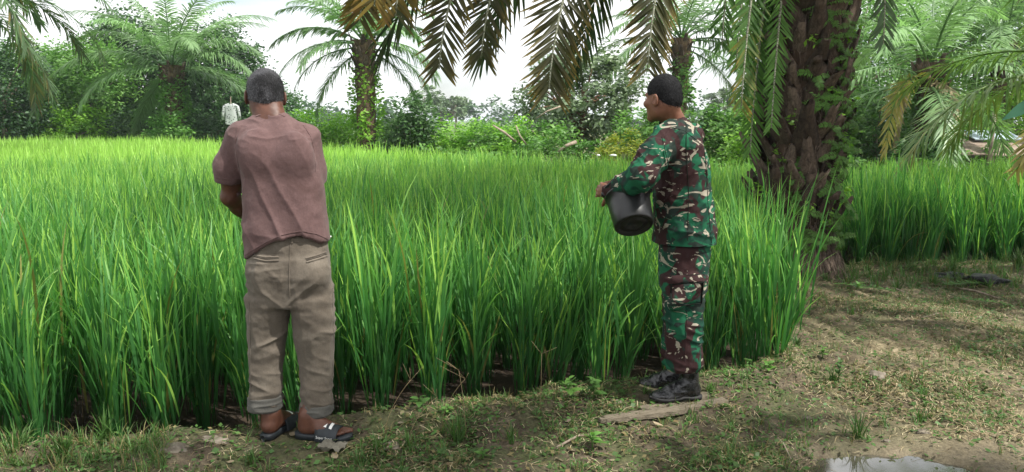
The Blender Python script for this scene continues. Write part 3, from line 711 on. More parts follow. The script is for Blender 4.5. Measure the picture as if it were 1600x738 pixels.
# broad blue-green blade at the right edge
mb = MB(); C = bez([P(1640, 150, 6.5), P(1610, 160, 6.5), P(1585, 176, 6.5), P(1565, 188, 6.5)], 8)[None]
strips(mb, C, np.array([0, .02, .05])[None, None] * np.interp(np.linspace(0, 1, 8), [0, .6, 1], [1.2, 1, .05])[None, :, None], .7)
m = leafmat('banana_leaf', [(0, (.03, .12, .07)), (1, (.07, .22, .13))], .25, .35, .6)
mb2 = MB(); tube(mb2, [(P(1690, 120, 6.5) * [1, 1, 0]) + [0, 0, -.1], P(1690, 200, 6.5), P(1640, 150, 6.5)], [.10, .07, .02], 10, .5)
bn = empty('banana_plant', (0, 0, 0), 'banana plant mostly outside the right edge, one blue-green leaf tip in view', 'plant')
mb2.build('stem', m, bn); mb.build('leaf', m, bn)
for q in range(4):
    mb = MB(); b = P(1690, 190, 6.5); a = (-.6, .3, 1.2, -1.3)[q]
    C = bez([b, b + [.2 * math.cos(a), .2 * math.sin(a), .7], b + [.8 * math.cos(a), .8 * math.sin(a), .9], b + [1.3 * math.cos(a), 1.3 * math.sin(a), .2]], 9)[None]
    strips(mb, C, np.array([-math.sin(a), math.cos(a), 0])[None, None] * (.2 * np.sin(np.linspace(.1, 3.1, 9)))[None, :, None], .6); mb.build('leaf', m, bn)

# ---------- broadleaf trees and shrubs
def tree(name, px, Y, h, R, n, size, mat, label, seed, cat='tree', trunk=.12, crown_c=None, nclump=None, limbs=7, barkm=BARK, shell=.35, tr=(.1, .95), spread=.17, long=1.9):
    loc = at(px, Y); root = empty(name, loc, label, cat); r = np.random.RandomState(seed)
    R = np.asarray(R, float); cc = np.array([0, 0, h - R[2]]) if crown_c is None else np.asarray(crown_c, float)
    mb = MB(); top = cc + [0, 0, R[2] * .2]
    if trunk:
        tube(mb, bez([(0, 0, -.1), (r.normal(0, .1), 0, cc[2] * .4), (r.normal(0, .15), 0, cc[2] * .8), top], 8), np.linspace(trunk, trunk * .45, 8), 8, .5)
        for k in range(limbs):
            d = unit(r.normal(0, 1, 3) * [1, 1, .45] + [0, 0, .35]); s = np.array([0, 0, cc[2] * (.45 + .4 * r.rand())]); e_ = cc + d * R * .8
            tube(mb, bez([s, s + (e_ - s) * .3 + [0, 0, .15], s + (e_ - s) * .7 + [0, 0, .2], e_], 6), np.linspace(trunk * .5, trunk * .08, 6), 5, .5)
        mb.build('trunk', barkm, root)
    mb = MB(); leafcloud(mb, cc, R, n, size, seed, nclump, shell, .5, spread, long, tr); mb.build('crown' if cat == 'tree' else 'foliage', mat, root)
    return root
T = tree
# left side
T('tree', 50, 34, 4.6, (3.6, 2.5, 2.2), 26000, .17, LEAF_MID, 'tall mid-green tree behind the bright bushes at the far left', 101)
T('tree', 215, 33, 6.0, (2.3, 2.2, 2.8), 26000, .16, LEAF_DARK, 'dark green tree rising behind the left oil palm', 102, tr=(.2, 1))
T('tree', 130, 30, 4.5, (2.0, 2, 2.1), 18000, .14, LEAF_MID, 'rounded green tree between the far left palm and the left oil palm', 103, tr=(.3, 1))
T('tree', 345, 32, 5.4, (1.9, 2.0, 2.5), 24000, .15, LEAF_DARK, 'dense dark tree between the left oil palm and the man in brown', 104)
T('tree', 410, 31, 3.1, (1.7, 1.6, 1.5), 13000, .13, LEAF_DARK, 'low dark tree just behind the head of the man in brown', 105)
T('bush', 30, 29, 2.9, (2.6, 1.4, 1.5), 6500, .13, LEAF_BRIGHT, 'tall bright green bush at the far left edge of the field', 106, 'bush', .05)
T('bush', 100, 31, 2.1, (2.2, 1.2, 1.1), 4500, .13, LEAF_MID, 'mid-green bush behind the rounded bright bush on the left', 107, 'bush', .05)
T('bush', 118, 28, 1.95, (1.3, 1.1, 1.0), 5200, .11, LEAF_BRIGHT, 'rounded bright green bush at the left field edge, left of the palm', 108, 'bush', .05)
T('bush', 205, 28.5, 1.9, (1.5, 1, .95), 4000, .12, LEAF_DARK, 'dark low bush beside the left oil palm, on its left', 109, 'bush', .05)
T('bush', 318, 27.5, 1.7, (1.8, 1, .9), 4500, .12, LEAF_DARK, 'dark low bush on the right of the left oil palm, by the white scarecrow', 110, 'bush', .05)
T('bush', 262, 26.2, 1.7, (.9, .7, .95), 3200, .12, LEAF_MID, 'ferny green undergrowth wrapping the foot of the left oil palm', 111, 'bush', 0)
T('tree', 5, 27, 4.4, (1.5, 1.5, 2.0), 9000, .13, LEAF_DARK, 'dark leafy tree under the fronds at the left edge', 113, tr=(0, .5))
T('bush', -60, 30, 3.6, (3, 1.5, 1.8), 4000, .14, LEAF_MID, 'green bush cut off by the left edge of the picture', 112, 'bush', .05)
# hedge behind the field, left to right
hz = [(455, 25, 1.9, 1.5, LEAF_MID), (500, 24.5, 1.75, 1.4, LEAF_BRIGHT), (545, 24.5, 1.6, 1.2, LEAF_BRIGHT), (600, 23.5, 1.5, .9, LEAF_MID), (690, 21.5, 1.45, 1.1, LEAF_BRIGHT),
      (735, 21, 1.45, 1.1, LEAF_BRIGHT), (775, 20, 1.45, 1.0, LEAF_MID), (812, 19.5, 1.4, .9, LEAF_BRIGHT), (848, 19, 1.45, .9, LEAF_MID)]
names = ['dark end', 'bright part by the shoulder of the man in brown', 'bright part left of the vine-covered palm', 'part just right of the vine-covered palm', 'bright part right of the dark round shrub', 'light part left of the fallen branches', 'part behind the fallen branches', 'light part left of the big leafy tree', 'part touching the big leafy tree']
for k, (px, Y, h, rx, mt) in enumerate(hz):
    T('hedge_shrub', px, Y, h, (rx, .9, h * .52), 3800, .10, mt, 'cassava-like shrub of the hedge, the ' + names[k], 120 + k, 'shrub', .03, crown_c=(0, 0, h * .5))
T('bush', 640, 21, 2.1, (.75, .7, 1.05), 5200, .11, LEAF_DARK, 'dark round-topped shrub standing above the hedge in the middle', 131, 'bush', .05, crown_c=(0, 0, 1.05), tr=(.4, 1))
T('broadleaf_tree', 905, 21, 3.6, (1.75, 1.5, 1.45), 11000, .13, LEAF_GREY, 'loose grey-green broadleaf tree with a bare brown trunk, left of the soldier', 132, 'tree', .13, nclump=120, limbs=12, crown_c=(.1, 0, 2.05), shell=.3, barkm=plain('brown_bark', (.16, .09, .055), .9, .2, 12), spread=.13, tr=(.2, 1))
T('bush', 978, 17, 1.25, (.55, .5, .6), 3200, .075, LEAF_YELLOW, 'yellow-green feathery bush left of the soldier\'s chest', 133, 'bush', .02, crown_c=(0, 0, .6))
T('bush', 935, 18, 1.05, (.6, .5, .5), 2200, .08, LEAF_MID, 'low green bush between the leafy tree and the yellow bush', 134, 'bush', .02, crown_c=(0, 0, .5))
T('bush', 860, 17.6, 1.0, (.9, .5, .5), 2500, .08, LEAF_MID, 'low green bush at the foot of the leafy tree, on its left', 135, 'bush', .02, crown_c=(0, 0, .5))
hz = [(1000, 19, 1.75, .8), (1035, 18, 1.7, .8), (1105, 17.5, 1.75, .8), (1140, 17, 1.75, .8), (1175, 16.5, 1.75, .8), (1215, 16.5, 1.8, .8)]
names = ['right behind the yellow bush', 'hidden behind the soldier', 'first right of the soldier', 'second right of the soldier', 'third right of the soldier', 'next to the big palm trunk']
for k, (px, Y, h, rx) in enumerate(hz):
    T('hedge_shrub', px, Y, h, (rx, .8, h * .5), 3800, .10, (LEAF_MID, LEAF_MID, LEAF_DARK)[k % 3], 'tall green shrub of the hedge, ' + names[k], 140 + k, 'shrub', .03, crown_c=(0, 0, h * .5), tr=(.3, 1))
# right side
T('tree', 1330, 24, 6.5, (2.6, 2, 3.2), 12000, .13, LEAF_MID, 'green tree just behind the right side of the big trunk', 151, tr=(.2, .9))
T('tree', 1400, 27, 7.2, (3.2, 2, 3.4), 13000, .14, LEAF_MID, 'tall light tree behind the young palm on the right', 152, tr=(.3, 1))
T('tree', 1520, 30, 6.8, (3.6, 2, 3.0), 13000, .14, LEAF_BRIGHT, 'tall pale green tree behind the shed on the right', 153, tr=(.2, .9))
T('tree', 1630, 28, 7.5, (3.2, 2, 3.5), 11000, .14, LEAF_MID, 'tall green tree at the right edge behind the shed', 154)
T('bush', 1370, 17.5, 2.2, (1.3, .9, 1.15), 5000, .11, LEAF_DARK, 'dark green bush right of the big trunk behind the rice', 155, 'bush', .05, tr=(.3, 1))
T('bush', 1300, 18, 2.4, (1.2, .9, 1.2), 4000, .11, LEAF_MID, 'green bush hidden mostly by the big trunk', 156, 'bush', .05)
T('bush', 1442, 14.6, 1.15, (.5, .5, .6), 3000, .09, LEAF_DARK, 'dark bush at the foot of the young palm on the right', 157, 'bush', 0, crown_c=(0, 0, .55))
T('bush', 1490, 23, 2.3, (1.6, 1, 1.2), 4000, .13, LEAF_MID, 'green bush left of the shed', 158, 'bush', .04)
T('bush', 1575, 26, 3.2, (2.2, 1, 1.6), 5000, .14, LEAF_BRIGHT, 'light green bush towering behind the shed roof', 159, 'bush', .04)
T('bush', 1600, 14.5, .75, (1.2, .5, .4), 2500, .08, LEAF_MID, 'low weeds at the right edge before the shed', 160, 'bush', 0, crown_c=(0, 0, .35))
T('bush', 1185, 14.8, 1.5, (.6, .5, .8), 3000, .09, LEAF_BRIGHT, 'bright green bush against the left side of the big trunk', 161, 'bush', .02, crown_c=(0, 0, .8))

# distant pale trees and the far wood
far_mat = LEAF_GREY
for k, (px, Y, h, rx, lab) in enumerate([(690, 95, 5.0, 3.0, 'distant umbrella-shaped tree over the hedge, right of the dark shrub'), (712, 90, 4.2, 1.6, 'distant rounded tree, tallest of the far ones over the hedge'), (664, 85, 5.2, 2.2, 'distant flat-topped tree just beyond the dark round shrub'), (1000 + 130, 80, 4.6, 1.5, 'distant thin tree seen right of the soldier\'s neck'), (1165, 85, 4.2, 2.2, 'distant low tree beside the big trunk')]):
    T('distant_tree', px, Y, h, (rx, 1.5, h * .3), 900, .4, far_mat, lab, 170 + k, 'tree', .15, nclump=18, shell=.4)
mb = MB()
for k in range(46):
    x = -55 + k * 3.4; r = np.random.RandomState(k + 900)
    leafcloud(mb, (x, 125 + 20 * r.rand(), 1.6), (3.4, 3, 1.6 + 2.6 * r.rand() ** 2), 420, .8, 300 + k, 10)
tag(mb.build('far_wood', LEAF_DARK), 'low line of far-off woodland on the horizon beyond the hedge', 'wood', kind='stuff')
# undergrowth filling the ground under the trees
mb = MB(); r = np.random.RandomState(77)
for k in range(90):
    x = -26 + 46 * r.rand(); y = float(far_edge(np.array(x))) + .7 + r.rand() * 3.5
    if abs(x) > .8 * y + 1: continue
    leafcloud(mb, (x, y, .35), (.9, .6, .45), 380, .10, 600 + k, 9)
tag(mb.build('undergrowth', LEAF_MID), 'low weeds along the far edge of the rice field', 'weeds', kind='stuff')
# ------------------------------------------------------------------ shed, scarecrow, logs
sh = at(1560, 24); root = empty('shed', sh + [0, 0, 0], 'low open shed with a rusty brown roof beyond the rice at the right edge', 'shed')
RUST = Mat('rusty_sheet'); f = RUST.noise(3, 5, .6, 0, scale3=(1, 4, 1)); RUST.base(RUST.ramp(f, [(.3, (.16, .11, .08)), (.7, (.34, .27, .22))]), .8, .3)
mb = MB(); r = np.random.RandomState(1)
def rot_x(a): c, s = math.cos(a), math.sin(a); return np.array([[1, 0, 0], [0, c, -s], [0, s, c]])
for k in range(6):
    mb = MB(); box(mb, (0, 0, 0), (.78, 2.4, .03), rot_x(.24)); o = mb.build('roof_sheet', RUST.m, root, False); o.location = (-1.9 + k * .74, 0, .72 + .02 * (k % 2) - .015 * k); o.rotation_euler = (0, r.normal(0, .02), r.normal(0, .02))
mb = MB(); box(mb, (0, 0, 0), (1.5, .9, .03), rot_x(.3)); o = mb.build('roof_sheet', plain('blue_grey_sheet', (.38, .46, .52), .5), root, False); o.location = (.2, .6, .98); o['label'] = 'pale blue-grey roof sheet'
for x in (-2.0, -.6, .9, 2.2):
    mb = MB(); tube(mb, [(x, -.9, -.1), (x, -.9, .5)], .045, 7); mb.build('post', BARK, root)
    mb = MB(); tube(mb, [(x, 1, -.1), (x, 1, .9)], .045, 7); mb.build('post', BARK, root)
mb = MB(); box(mb, (.1, 1.1, .4), (4.2, .05, .75)); mb.build('back_wall', BARK, root, False)
for (px, Y, h) in ((1552, 20, 1.7), (1480, 20, .8)):
    g = at(px, Y); mb = MB(); tube(mb, [(0, 0, -.1), (.02, 0, h)], .05, 7)
    o = mb.build('post', BARK, None, loc=g); tag(o, 'thin pale post standing in front of the shed, ' + ('the tall one' if h > 1 else 'the short one'), 'post')

# scarecrow: white shirt on a stick
sc = at(362, 19); sc[2] = -.1; root = empty('scarecrow', sc, 'white patterned shirt hung on a stick as a scarecrow, left of the man in brown', 'scarecrow')
mb = MB(); tube(mb, [(-.09, .03, 0), (-.05, .03, 1.25), (0, .02, 2.02 + .1)], .014, 6); tube(mb, [(-.16, .02, 1.92), (.16, .02, 1.9)], .012, 6); mb.build('stick', BARK, root)
m = Mat('white_printed_cloth'); v = m.n('ShaderNodeTexVoronoi'); v.inputs['Scale'].default_value = 22; m.l(m.obj(), v.inputs[0])
m.base(m.ramp(v.outputs['Distance'], [(.25, (.12, .13, .13)), (.45, (.42, .44, .43))]), .8, .2)
mb = MB(); nz, na = 12, 16; a = np.arange(na) * 6.283 / na; zz2 = np.linspace(0, 1, nz)
V = []
for q in zz2:
    wx = np.interp(q, [0, .85, .97, 1], [.2, .185, .165, .08]); V.append(np.stack([.78 * wx * np.cos(a) + .008 * np.sin(9 * q + 3 * a), (.045 + .01 * np.sin(4 * a)) * np.sin(a) * (1 if q < .95 else .6), a * 0 + 1.45 + .5 * q + .012 * np.cos(a * 2)], -1))
V = np.array(V); i = np.arange(nz - 1)[:, None] * na; j = np.arange(na)[None]; j2 = (j + 1) % na
mb.add(V.reshape(-1, 3), np.stack([i + j, i + j2, i + na + j2, i + na + j], -1).reshape(-1, 4))
for s_ in (-1, 1): tube(mb, [(s_ * .10, 0, 1.92), (s_ * .165, .0, 1.87), (s_ * .195, -.01, 1.72), (s_ * .205, -.01, 1.56)], [.03, .038, .036, .034], 8)
mb.build('shirt', m.m, root)

def branch(name, pts, rads, mat, label, cat, Y):
    mb = MB(); q = np.array(pts) ; tube(mb, q, rads, 7, .5); return tag(mb.build(name, mat), label, cat)
PALE = bark('pale_wood', (.16, .12, .09), (.45, .37, .29))
for k, (a_, b_, c_, rr, lab) in enumerate([((770, 196), (788, 207), (806, 222), .028, 'pale fallen branch leaning in the hedge, the left one of two'), ((806, 196), (812, 212), (822, 226), .02, 'pale fallen branch in the hedge, the right one of two'),
                          ((872, 238), (885, 228), (900, 222), .04, 'pale fallen log lying under the big leafy tree'), ((838, 185), (855, 174), (880, 165), .018, 'thin grey dead branch sticking out left of the leafy tree')]):
    Y = 17.5; mb = MB(); tube(mb, [P(*a_, Y), P(*b_, Y - .1), P(*c_, Y)], [rr * .7, rr, rr * 1.1], 7); tag(mb.build('branch', PALE), lab, 'branch')
mb = MB(); blob(mb, (0, 0, 0), (.07, .04, .025), 4); g = P(958, 243, 14.2); tag(mb.build('sack', plain('white_sack', (.6, .6, .58))), 'small white sack lying at the far field edge below the yellow bush', 'sack').location = g
mb = MB(); blob(mb, (0, 0, 0), (.04, .03, .02), 5); g = P(935, 243, 14.4); tag(mb.build('sack', plain('white_sack', (.6, .6, .58))), 'tiny white bag left of the white sack at the far field edge', 'bag').location = g

# ------------------------------------------------------------------ things lying on the bank
def gz(x, y): return float(height(np.array([x]), np.array([y]))[0])
def onground(px, py):
    g = G(px, py); z = gz(g[0], g[1]); g = G(px, py, z); return np.array([g[0], g[1], gz(g[0], g[1])])
WOOD = Mat('weathered_wood'); oc2 = WOOD.obj(); f1 = WOOD.noise(14, 6, .7, .4, scale3=(1, 12, 12)); f2 = WOOD.noise(60, 3, .6, 0, scale3=(.3, 3, 3))
WOOD.base(WOOD.ramp(f1, [(.25, (.05, .04, .03)), (.5, (.15, .125, .09)), (.8, (.26, .225, .17))]), .9, .2); WOOD.bump(WOOD.math('ADD', f1, f2), .9, .006)
a_ = onground(938, 668); b_ = onground(1132, 628)
def plank(a_, b_, w_, th, label, seed, dz=0.0):
    a_ = np.array(a_, float); b_ = np.array(b_, float); c = (a_ + b_) / 2; d = b_ - a_; L = np.hypot(d[0], d[1]); r = np.random.RandomState(seed)
    n = 24; xs = np.linspace(-L / 2, L / 2, n); mb = MB(); V = []
    wd = w_ * np.interp(np.linspace(0, 1, n), [0, .06, .9, 1], [.35, .95, 1, .8]) * (1 + .07 * r.normal(0, 1, n))
    sh_ = .012 * np.cumsum(r.normal(0, .4, n))
    for q in range(n):
        y0, y1 = -wd[q] / 2 + sh_[q], wd[q] / 2 + sh_[q]; e_ = r.normal(0, .002, 4)
        V += [[xs[q], y0, e_[0]], [xs[q], y1, e_[1]], [xs[q], y1 - .004, th + e_[2]], [xs[q], (y0 + y1) / 2, th * 1.1 + e_[0]], [xs[q], y0 + .004, th + e_[3]]]
    i = np.arange(n - 1)[:, None] * 5; j = np.arange(5)[None]; j2 = (j + 1) % 5
    mb.add(V, np.stack([i + j, i + j2, i + 5 + j2, i + 5 + j], -1).reshape(-1, 4)); mb.f += [np.array([[0, 1, 2, 3, 4]]), np.array([[4, 3, 2, 1, 0]]) + (n - 1) * 5]
    o = mb.build('plank', WOOD.m, None, False); o.location = (c[0], c[1], max(a_[2], b_[2], gz(c[0], c[1])) - .004 + dz); o.rotation_euler = (0, 0, math.atan2(d[1], d[0]))
    return tag(o, label, 'plank')
plank(a_ + [0, .02, 0], b_, .075, .02, 'weathered grey plank lying under the soldier\'s nearer boot', 1, .002)
plank(onground(1000, 643), onground(1108, 612), .07, .016, 'short brown board piece beside the grey plank between the soldier\'s boots', 2, -.004)

STONE = Mat('stone'); f = STONE.noise(20, 6, .7, .3); STONE.base(STONE.ramp(f, [(.3, (.09, .075, .055)), (.7, (.26, .225, .18))]), .9, .2); STONE.bump(f, .8, .01)
for k, (px, py, sx, sy, sz, lab) in enumerate([(620, 690, .075, .06, .02, 'flat pale clod of dried mud on the bank right of the sandals'), (1370, 588, .06, .05, .04, 'grey rounded stone half sunk in the ground at the right'),
        (268, 700, .10, .05, .035, 'pale dry clod of earth left of the sandals'), (330, 688, .08, .045, .02, 'flat pale clod between the rice and the left sandal'), (1482, 512, .03, .02, .015, 'small pale stone on the path at the far right'),
        (1262, 655, .022, .02, .012, 'small pale pebble on the ridge right of the plank'), (1443, 680, .035, .02, .015, 'whitish pebble near the puddle'), (1385, 688, .02, .015, .01, 'tiny round pebble above the puddle'),
        (960, 625, .05, .035, .02, 'light brown clod left of the far boot')]):
    g = onground(px, py); mb = MB(); blob(mb, (0, 0, 0), (sx * .9, sy * .8, sz * .8), k + 3, .45, 26, 16, .5, 2.0); tag(mb.build('stone' if 'clod' not in lab else 'clod', STONE.m, None, loc=(g[0], g[1], g[2] + sz * (.25 if 'clod' not in lab else -.35))), lab, 'stone' if 'clod' not in lab else 'clod')
# crumpled cloth rag in the bank
mb = MB(); n = 16; u, v = np.meshgrid(np.linspace(-1, 1, n), np.linspace(-1, 1, n), indexing='ij'); q = np.stack([u, v, u * 0], -1).reshape(-1, 3)
zz3 = .035 * (fbm(q, 2.2, 8) - .35) * 2; V = np.stack([q[:, 0] * .065 * (1 - .3 * q[:, 1] ** 2), q[:, 1] * .045, zz3], -1); i = np.arange(n - 1)[:, None] * n + np.arange(n - 1)[None]
mb.add(V, np.stack([i, i + n, i + n + 1, i + 1], -1).reshape(-1, 4)); g = onground(520, 703)
tag(mb.build('rag', plain('dirty_cloth', (.13, .12, .095), .9), None, loc=(g[0], g[1], g[2] + .012)), 'crumpled dirty cloth rag half buried below the right sandal', 'rag')
# black plastic bags
m = Mat('black_plastic'); f = m.noise(25, 4, .6, .6); m.base((.012, .013, .014, 1), .4, .4); m.bump(f, .8, .02)
for k, (px, py, s_, lab) in enumerate([(1482, 436, .10, 'black plastic bag lying on the path behind the fallen frond, the left one'), (1543, 442, .12, 'black plastic bag on the path at the right edge, the right one of two')]):
    g = onground(px, py); mb = MB(); blob(mb, (0, 0, 0), (s_ * 1.3, s_, s_ * .5), k + 40, .5, 24, 14, .5, 2.2); tag(mb.build('plastic_bag', m.m, None, loc=(g[0], g[1], g[2] + .02)), lab, 'bag')
# fallen fern fronds and leaves, sticks
mk = frond_mesh('fallen_frond', bez([(-.35, 0, .03), (-.1, .02, .06), (.15, 0, .05), (.35, -.03, .02)], 10), 15, .12, .016, 2, 3, FERN, rw=.006, tval=.75, plumose=.05, droop=.1, spread=(1.4, 1.1), s0=.05)
for (px, py, rz_, s_, lab) in ((1515, 452, .2, .8, 'fallen green fern frond beside the black bags'), (1530, 478, -.4, .6, 'fallen pale green fern frond nearer than the black bags'), (1350, 455, 2.4, .7, 'fallen fern frond right of the palm foot')):
    g = onground(px, py); o = inst(mk, 'fern_frond', None, (g[0], g[1], g[2] + .02), (0, 0, rz_), s_); tag(o, lab, 'fallen leaf')
def stick(px0, py0, px1, py1, rad, lab, lift=.012, mat=None):
    a_ = onground(px0, py0); b_ = onground(px1, py1); c = (a_ + b_) / 2 + [0, .015, .015]
    mb = MB(); tube(mb, np.array([a_, c, b_]) + [0, 0, lift], [rad, rad * .9, rad * .5], 6); return tag(mb.build('stick', mat or PALE), lab, 'stick')
stick(1492, 455, 1560, 470, .012, 'pale stick lying beside the fallen frond at the right')
stick(870, 700, 935, 682, .006, 'thin curved twig lying on the bank between the two men')
stick(1440, 500, 1500, 492, .006, 'thin twig on the path at the right')
stick(1215, 690, 1236, 722, .004, 'dry stalk on the ridge left of the puddle')
stick(1380, 450, 1420, 462, .008, 'short broken stick between the palm foot and the bags')
# pale flat leaf litter
def leaf_mesh(seed, L=.06):
    r = np.random.RandomState(seed); mb = MB(); k = np.linspace(0, 1, 6); w_ = np.sin(k * 3.1) * .28 * L + .0005; z = .2 * L * k ** 2 * r.rand()
    C = np.stack([k * L, k * 0, z + .006], -1)[None]; strips(mb, C, (np.array([0, 1, .25])[None, None] * w_[None, :, None] * .75), .55 * r.rand()); return mb.mesh('fallen_leaf', DEAD)
LM = [leaf_mesh(k, .035 + .008 * k) for k in range(5)]; r = np.random.RandomState(31)
for k in range(60):
    px, py = (1180 + 420 * r.rand(), 440 + 270 * r.rand() ** 1.3) if k < 36 else (200 + 900 * r.rand(), 655 + 75 * r.rand())
    g = onground(px, py); o = inst(LM[r.randint(5)], 'fallen_leaf', None, g + [0, 0, .004], (r.normal(0, .15), r.normal(0, .15), r.rand() * 6.28), .5 + .6 * r.rand())
    tag(o, 'small dry fallen leaf lying on the ' + ('path right of the soldier' if k < 36 else 'bank in the foreground'), 'fallen leaf', 'dry leaves on the path' if k < 36 else 'dry leaves on the bank')

# ------------------------------------------------------------------ weeds
def weed(px, py, h, nleaf, L, label, seed, mat=None):
    mat = mat or (LEAF_MID, WEED)[seed % 2]
    g = onground(px, py); r = np.random.RandomState(seed); root = empty('weed', g, label, 'weed')
    mb = MB(); tube(mb, bez([(0, 0, -.01), (0, 0, h * .4), (r.normal(0, .01), 0, h * .7), (r.normal(0, .02), 0, h)], 6), [.003, .003, .0025, .0025, .002, .0015], 5); mb.build('stem', mat, root)
    lb = MB(); k = np.linspace(0, 1, 6); w_ = np.interp(k, [0, .15, .45, .8, 1], [.05, .22, .3, .16, .01]); C = np.stack([k, k * 0, .25 * k - .45 * k ** 2], -1)[None]
    strips(lb, C, (np.array([0, 1, 0])[None, None] * w_[None, :, None]), np.array([[.5, .55, .6, .65, .7, .75]])); me = lb.mesh('leaf', mat)
    for q in range(nleaf):
        z = h * (.3 + .7 * q / nleaf); inst(me, 'leaf', root, (0, 0, z), (r.normal(0, .2), -.35 + .3 * r.normal(), q * 2.4 + r.normal(0, .3)), L * (1.15 - .5 * q / nleaf) * (.8 + .4 * r.rand()))
for k, a_ in enumerate([(888, 622, .12, 9, .06, 'broad-leaved green weed, left of the pair near the far boot'), (928, 622, .12, 10, .065, 'broad-leaved green weed, right of the pair near the far boot'), (926, 705, .07, 9, .05, 'low green weed on the bank below the plank end'),
        (655, 645, .06, 6, .06, 'small green weed at the rice edge right of the brown-shirted man'), (487, 668, .05, 6, .03, 'tiny green weed by the heel of the right sandal'), (425, 668, .06, 7, .03, 'tiny green weed in front of the left foot'),
        (1200, 585, .06, 9, .05, 'green weed at the foot of the leaning rice clump'), (1168, 575, .07, 10, .04, 'green weed right behind the nearer boot'), (1285, 560, .08, 10, .04, 'thin green weed on the path left of the grey stone'),
        (1310, 600, .14, 16, .035, 'upright weed with narrow leaves left of the grey stone'), (755, 715, .05, 7, .035, 'small weed on the bank between the men'), (1115, 565, .07, 9, .04, 'green weed just behind the soldier\'s trouser cuff'), (700, 650, .05, 7, .035, 'small weed at the rice edge in the middle'),
        (1250, 495, .08, 8, .06, 'broad green weed near the palm foot'), (1340, 455, .06, 7, .07, 'leafy weed right of the palm foot'), (1560, 655, .04, 6, .03, 'tiny weed on the muddy track')]): weed(*a_, seed=200 + k)
def tuft(mb, g, n, h, seed, wd=.003, lean=.5, t0=.3, t1=.9):
    r = np.random.RandomState(seed); k = np.linspace(0, 1, 6); az = r.rand(n) * 6.28; L = h * (.5 + .6 * r.rand(n)); an = np.abs(r.normal(.1, lean * .5, n))[:, None] + (r.rand(n) * 1.3)[:, None] * k[None] ** 1.5
    x = np.cumsum(np.sin(an), 1) * L[:, None] / 6; z = np.cumsum(np.cos(an), 1) * L[:, None] / 6; x -= x[:, :1]; z -= z[:, :1]
    B = np.asarray(g)[None] + r.normal(0, .012, (n, 3)) * [1, 1, 0]
    C = B[:, None] + np.stack([x * np.cos(az)[:, None], x * np.sin(az)[:, None], z], -1); sa = az + 1.57 + r.normal(0, .4, n)
    W = np.stack([np.cos(sa), np.sin(sa), az * 0], -1)[:, None] * (wd * np.array([.8, 1, 1, .8, .5, .05]))[None, :, None]
    strips(mb, C, W, t0 + (t1 - t0) * r.rand(n))
TS = [(100, 712, 60, .16, 'left of the brown-shirted man at the bottom corner'), (30, 705, 60, .18, 'at the lower left corner'), (165, 690, 34, .22, 'under the leftmost front rice clump'), (590, 700, 24, .12, 'right of the cloth rag'), (645, 700, 22, .16, 'on the bank right of the pale clod'),
      (715, 695, 26, .22, 'with thin tall blades in the middle of the bank'), (800, 690, 22, .13, 'in the middle of the bank, below the rice'), (1338, 712, 34, .17, 'standing upright beside the puddle'), (1302, 600, 26, .15, 'on the path right of the leaning rice clump'), (1245, 540, 40, .12, 'at the rice corner near the palm'),
      (1400, 455, 36, .2, 'at the edge of the rice right of the palm'), (1490, 425, 40, .28, 'tall, before the right-hand rice'), (1590, 420, 60, .32, 'tall, at the right edge before the rice'), (1110, 600, 24, .1, 'right behind the nearer boot'), (1440, 620, 40, .1, 'on the path right of the grey stone'), (1440, 660, 26, .1, 'above the puddle on its right'),
      (1290, 440, 40, .14, 'at the foot of the big palm'), (560, 730, 30, .12, 'at the bottom edge below the rag'), (1010, 610, 16, .09, 'between the two boots'), (1080, 660, 18, .1, 'in front of the plank'), (390, 725, 30, .1, 'at the bottom edge below the left sandal'), (1330, 490, 20, .1, 'in the middle of the path behind the grey stone')]
for k, (px, py, n, h, lab) in enumerate(TS):
    g = onground(px, py); mb = MB(); tuft(mb, (0, 0, -.005), n, h, 400 + k, .0028 if h < .2 else .0035); tag(mb.build('grass_tuft', WEED, None, loc=g), 'grass tuft ' + lab, 'grass')
# scattered ground cover: countless tiny leaves, blades and straw
r = np.random.RandomState(55)
def scatter(n, xr=(-3.2, 6.5), yr=(2.75, 8.2)):
    x = xr[0] + (xr[1] - xr[0]) * r.rand(n * 3); y = yr[0] + (yr[1] - yr[0]) * r.rand(n * 3) ** 1.4; p = np.stack([x, y, x * 0], -1)
    dens = sst(.42, .60, fbm(p, 1.6, 21)) * .8 + .2; ok = (y < near_edge(x) + .05) & (np.abs(x) < .72 * y + .4) & (r.rand(n * 3) < dens)
    tr_ = sst(1.2, 2.0, x) * (1 - sst(3.2, 3.9, y)); ok &= r.rand(n * 3) > tr_ * .92
    for (fx, fy) in ((-.95, 3.36), (.84, 3.86)): ok &= ~((np.abs(x - fx) < .2) & (np.abs(y - fy) < .07))
    x = x[ok][:n]; y = y[ok][:n]; return np.stack([x, y, height(x, y)], -1)
pp = scatter(85000); n = len(pp); az = r.rand(n) * 6.283; L = (.010 + .026 * r.rand(n) ** 2)[:, None]; el = .35 * r.rand(n)
d = np.stack([np.cos(az) * np.cos(el), np.sin(az) * np.cos(el), np.sin(el)], -1); sd = np.stack([-np.sin(az), np.cos(az), r.normal(0, .4, n)], -1); zo = np.array([0, 0, 1]) * (.002 + .02 * r.rand(n)[:, None] ** 2)
mb = MB(); v = np.stack([pp + zo, pp + zo + d * L * .5 + sd * L * .3, pp + zo + d * L, pp + zo + d * L * .5 - sd * L * .3], 1)
g_ = fbm(pp * [1, 1, 0], 2.3, 40); tt = np.clip(.45 + .9 * (g_ - .45) + r.normal(0, .18, n), 0, 1)
mb.add(v.reshape(-1, 3), np.arange(n * 4).reshape(n, 4), np.repeat(tt, 4)); tag(mb.build('ground_cover', WEED), 'tiny creeping weeds covering the bank and the path', 'ground cover', kind='stuff')
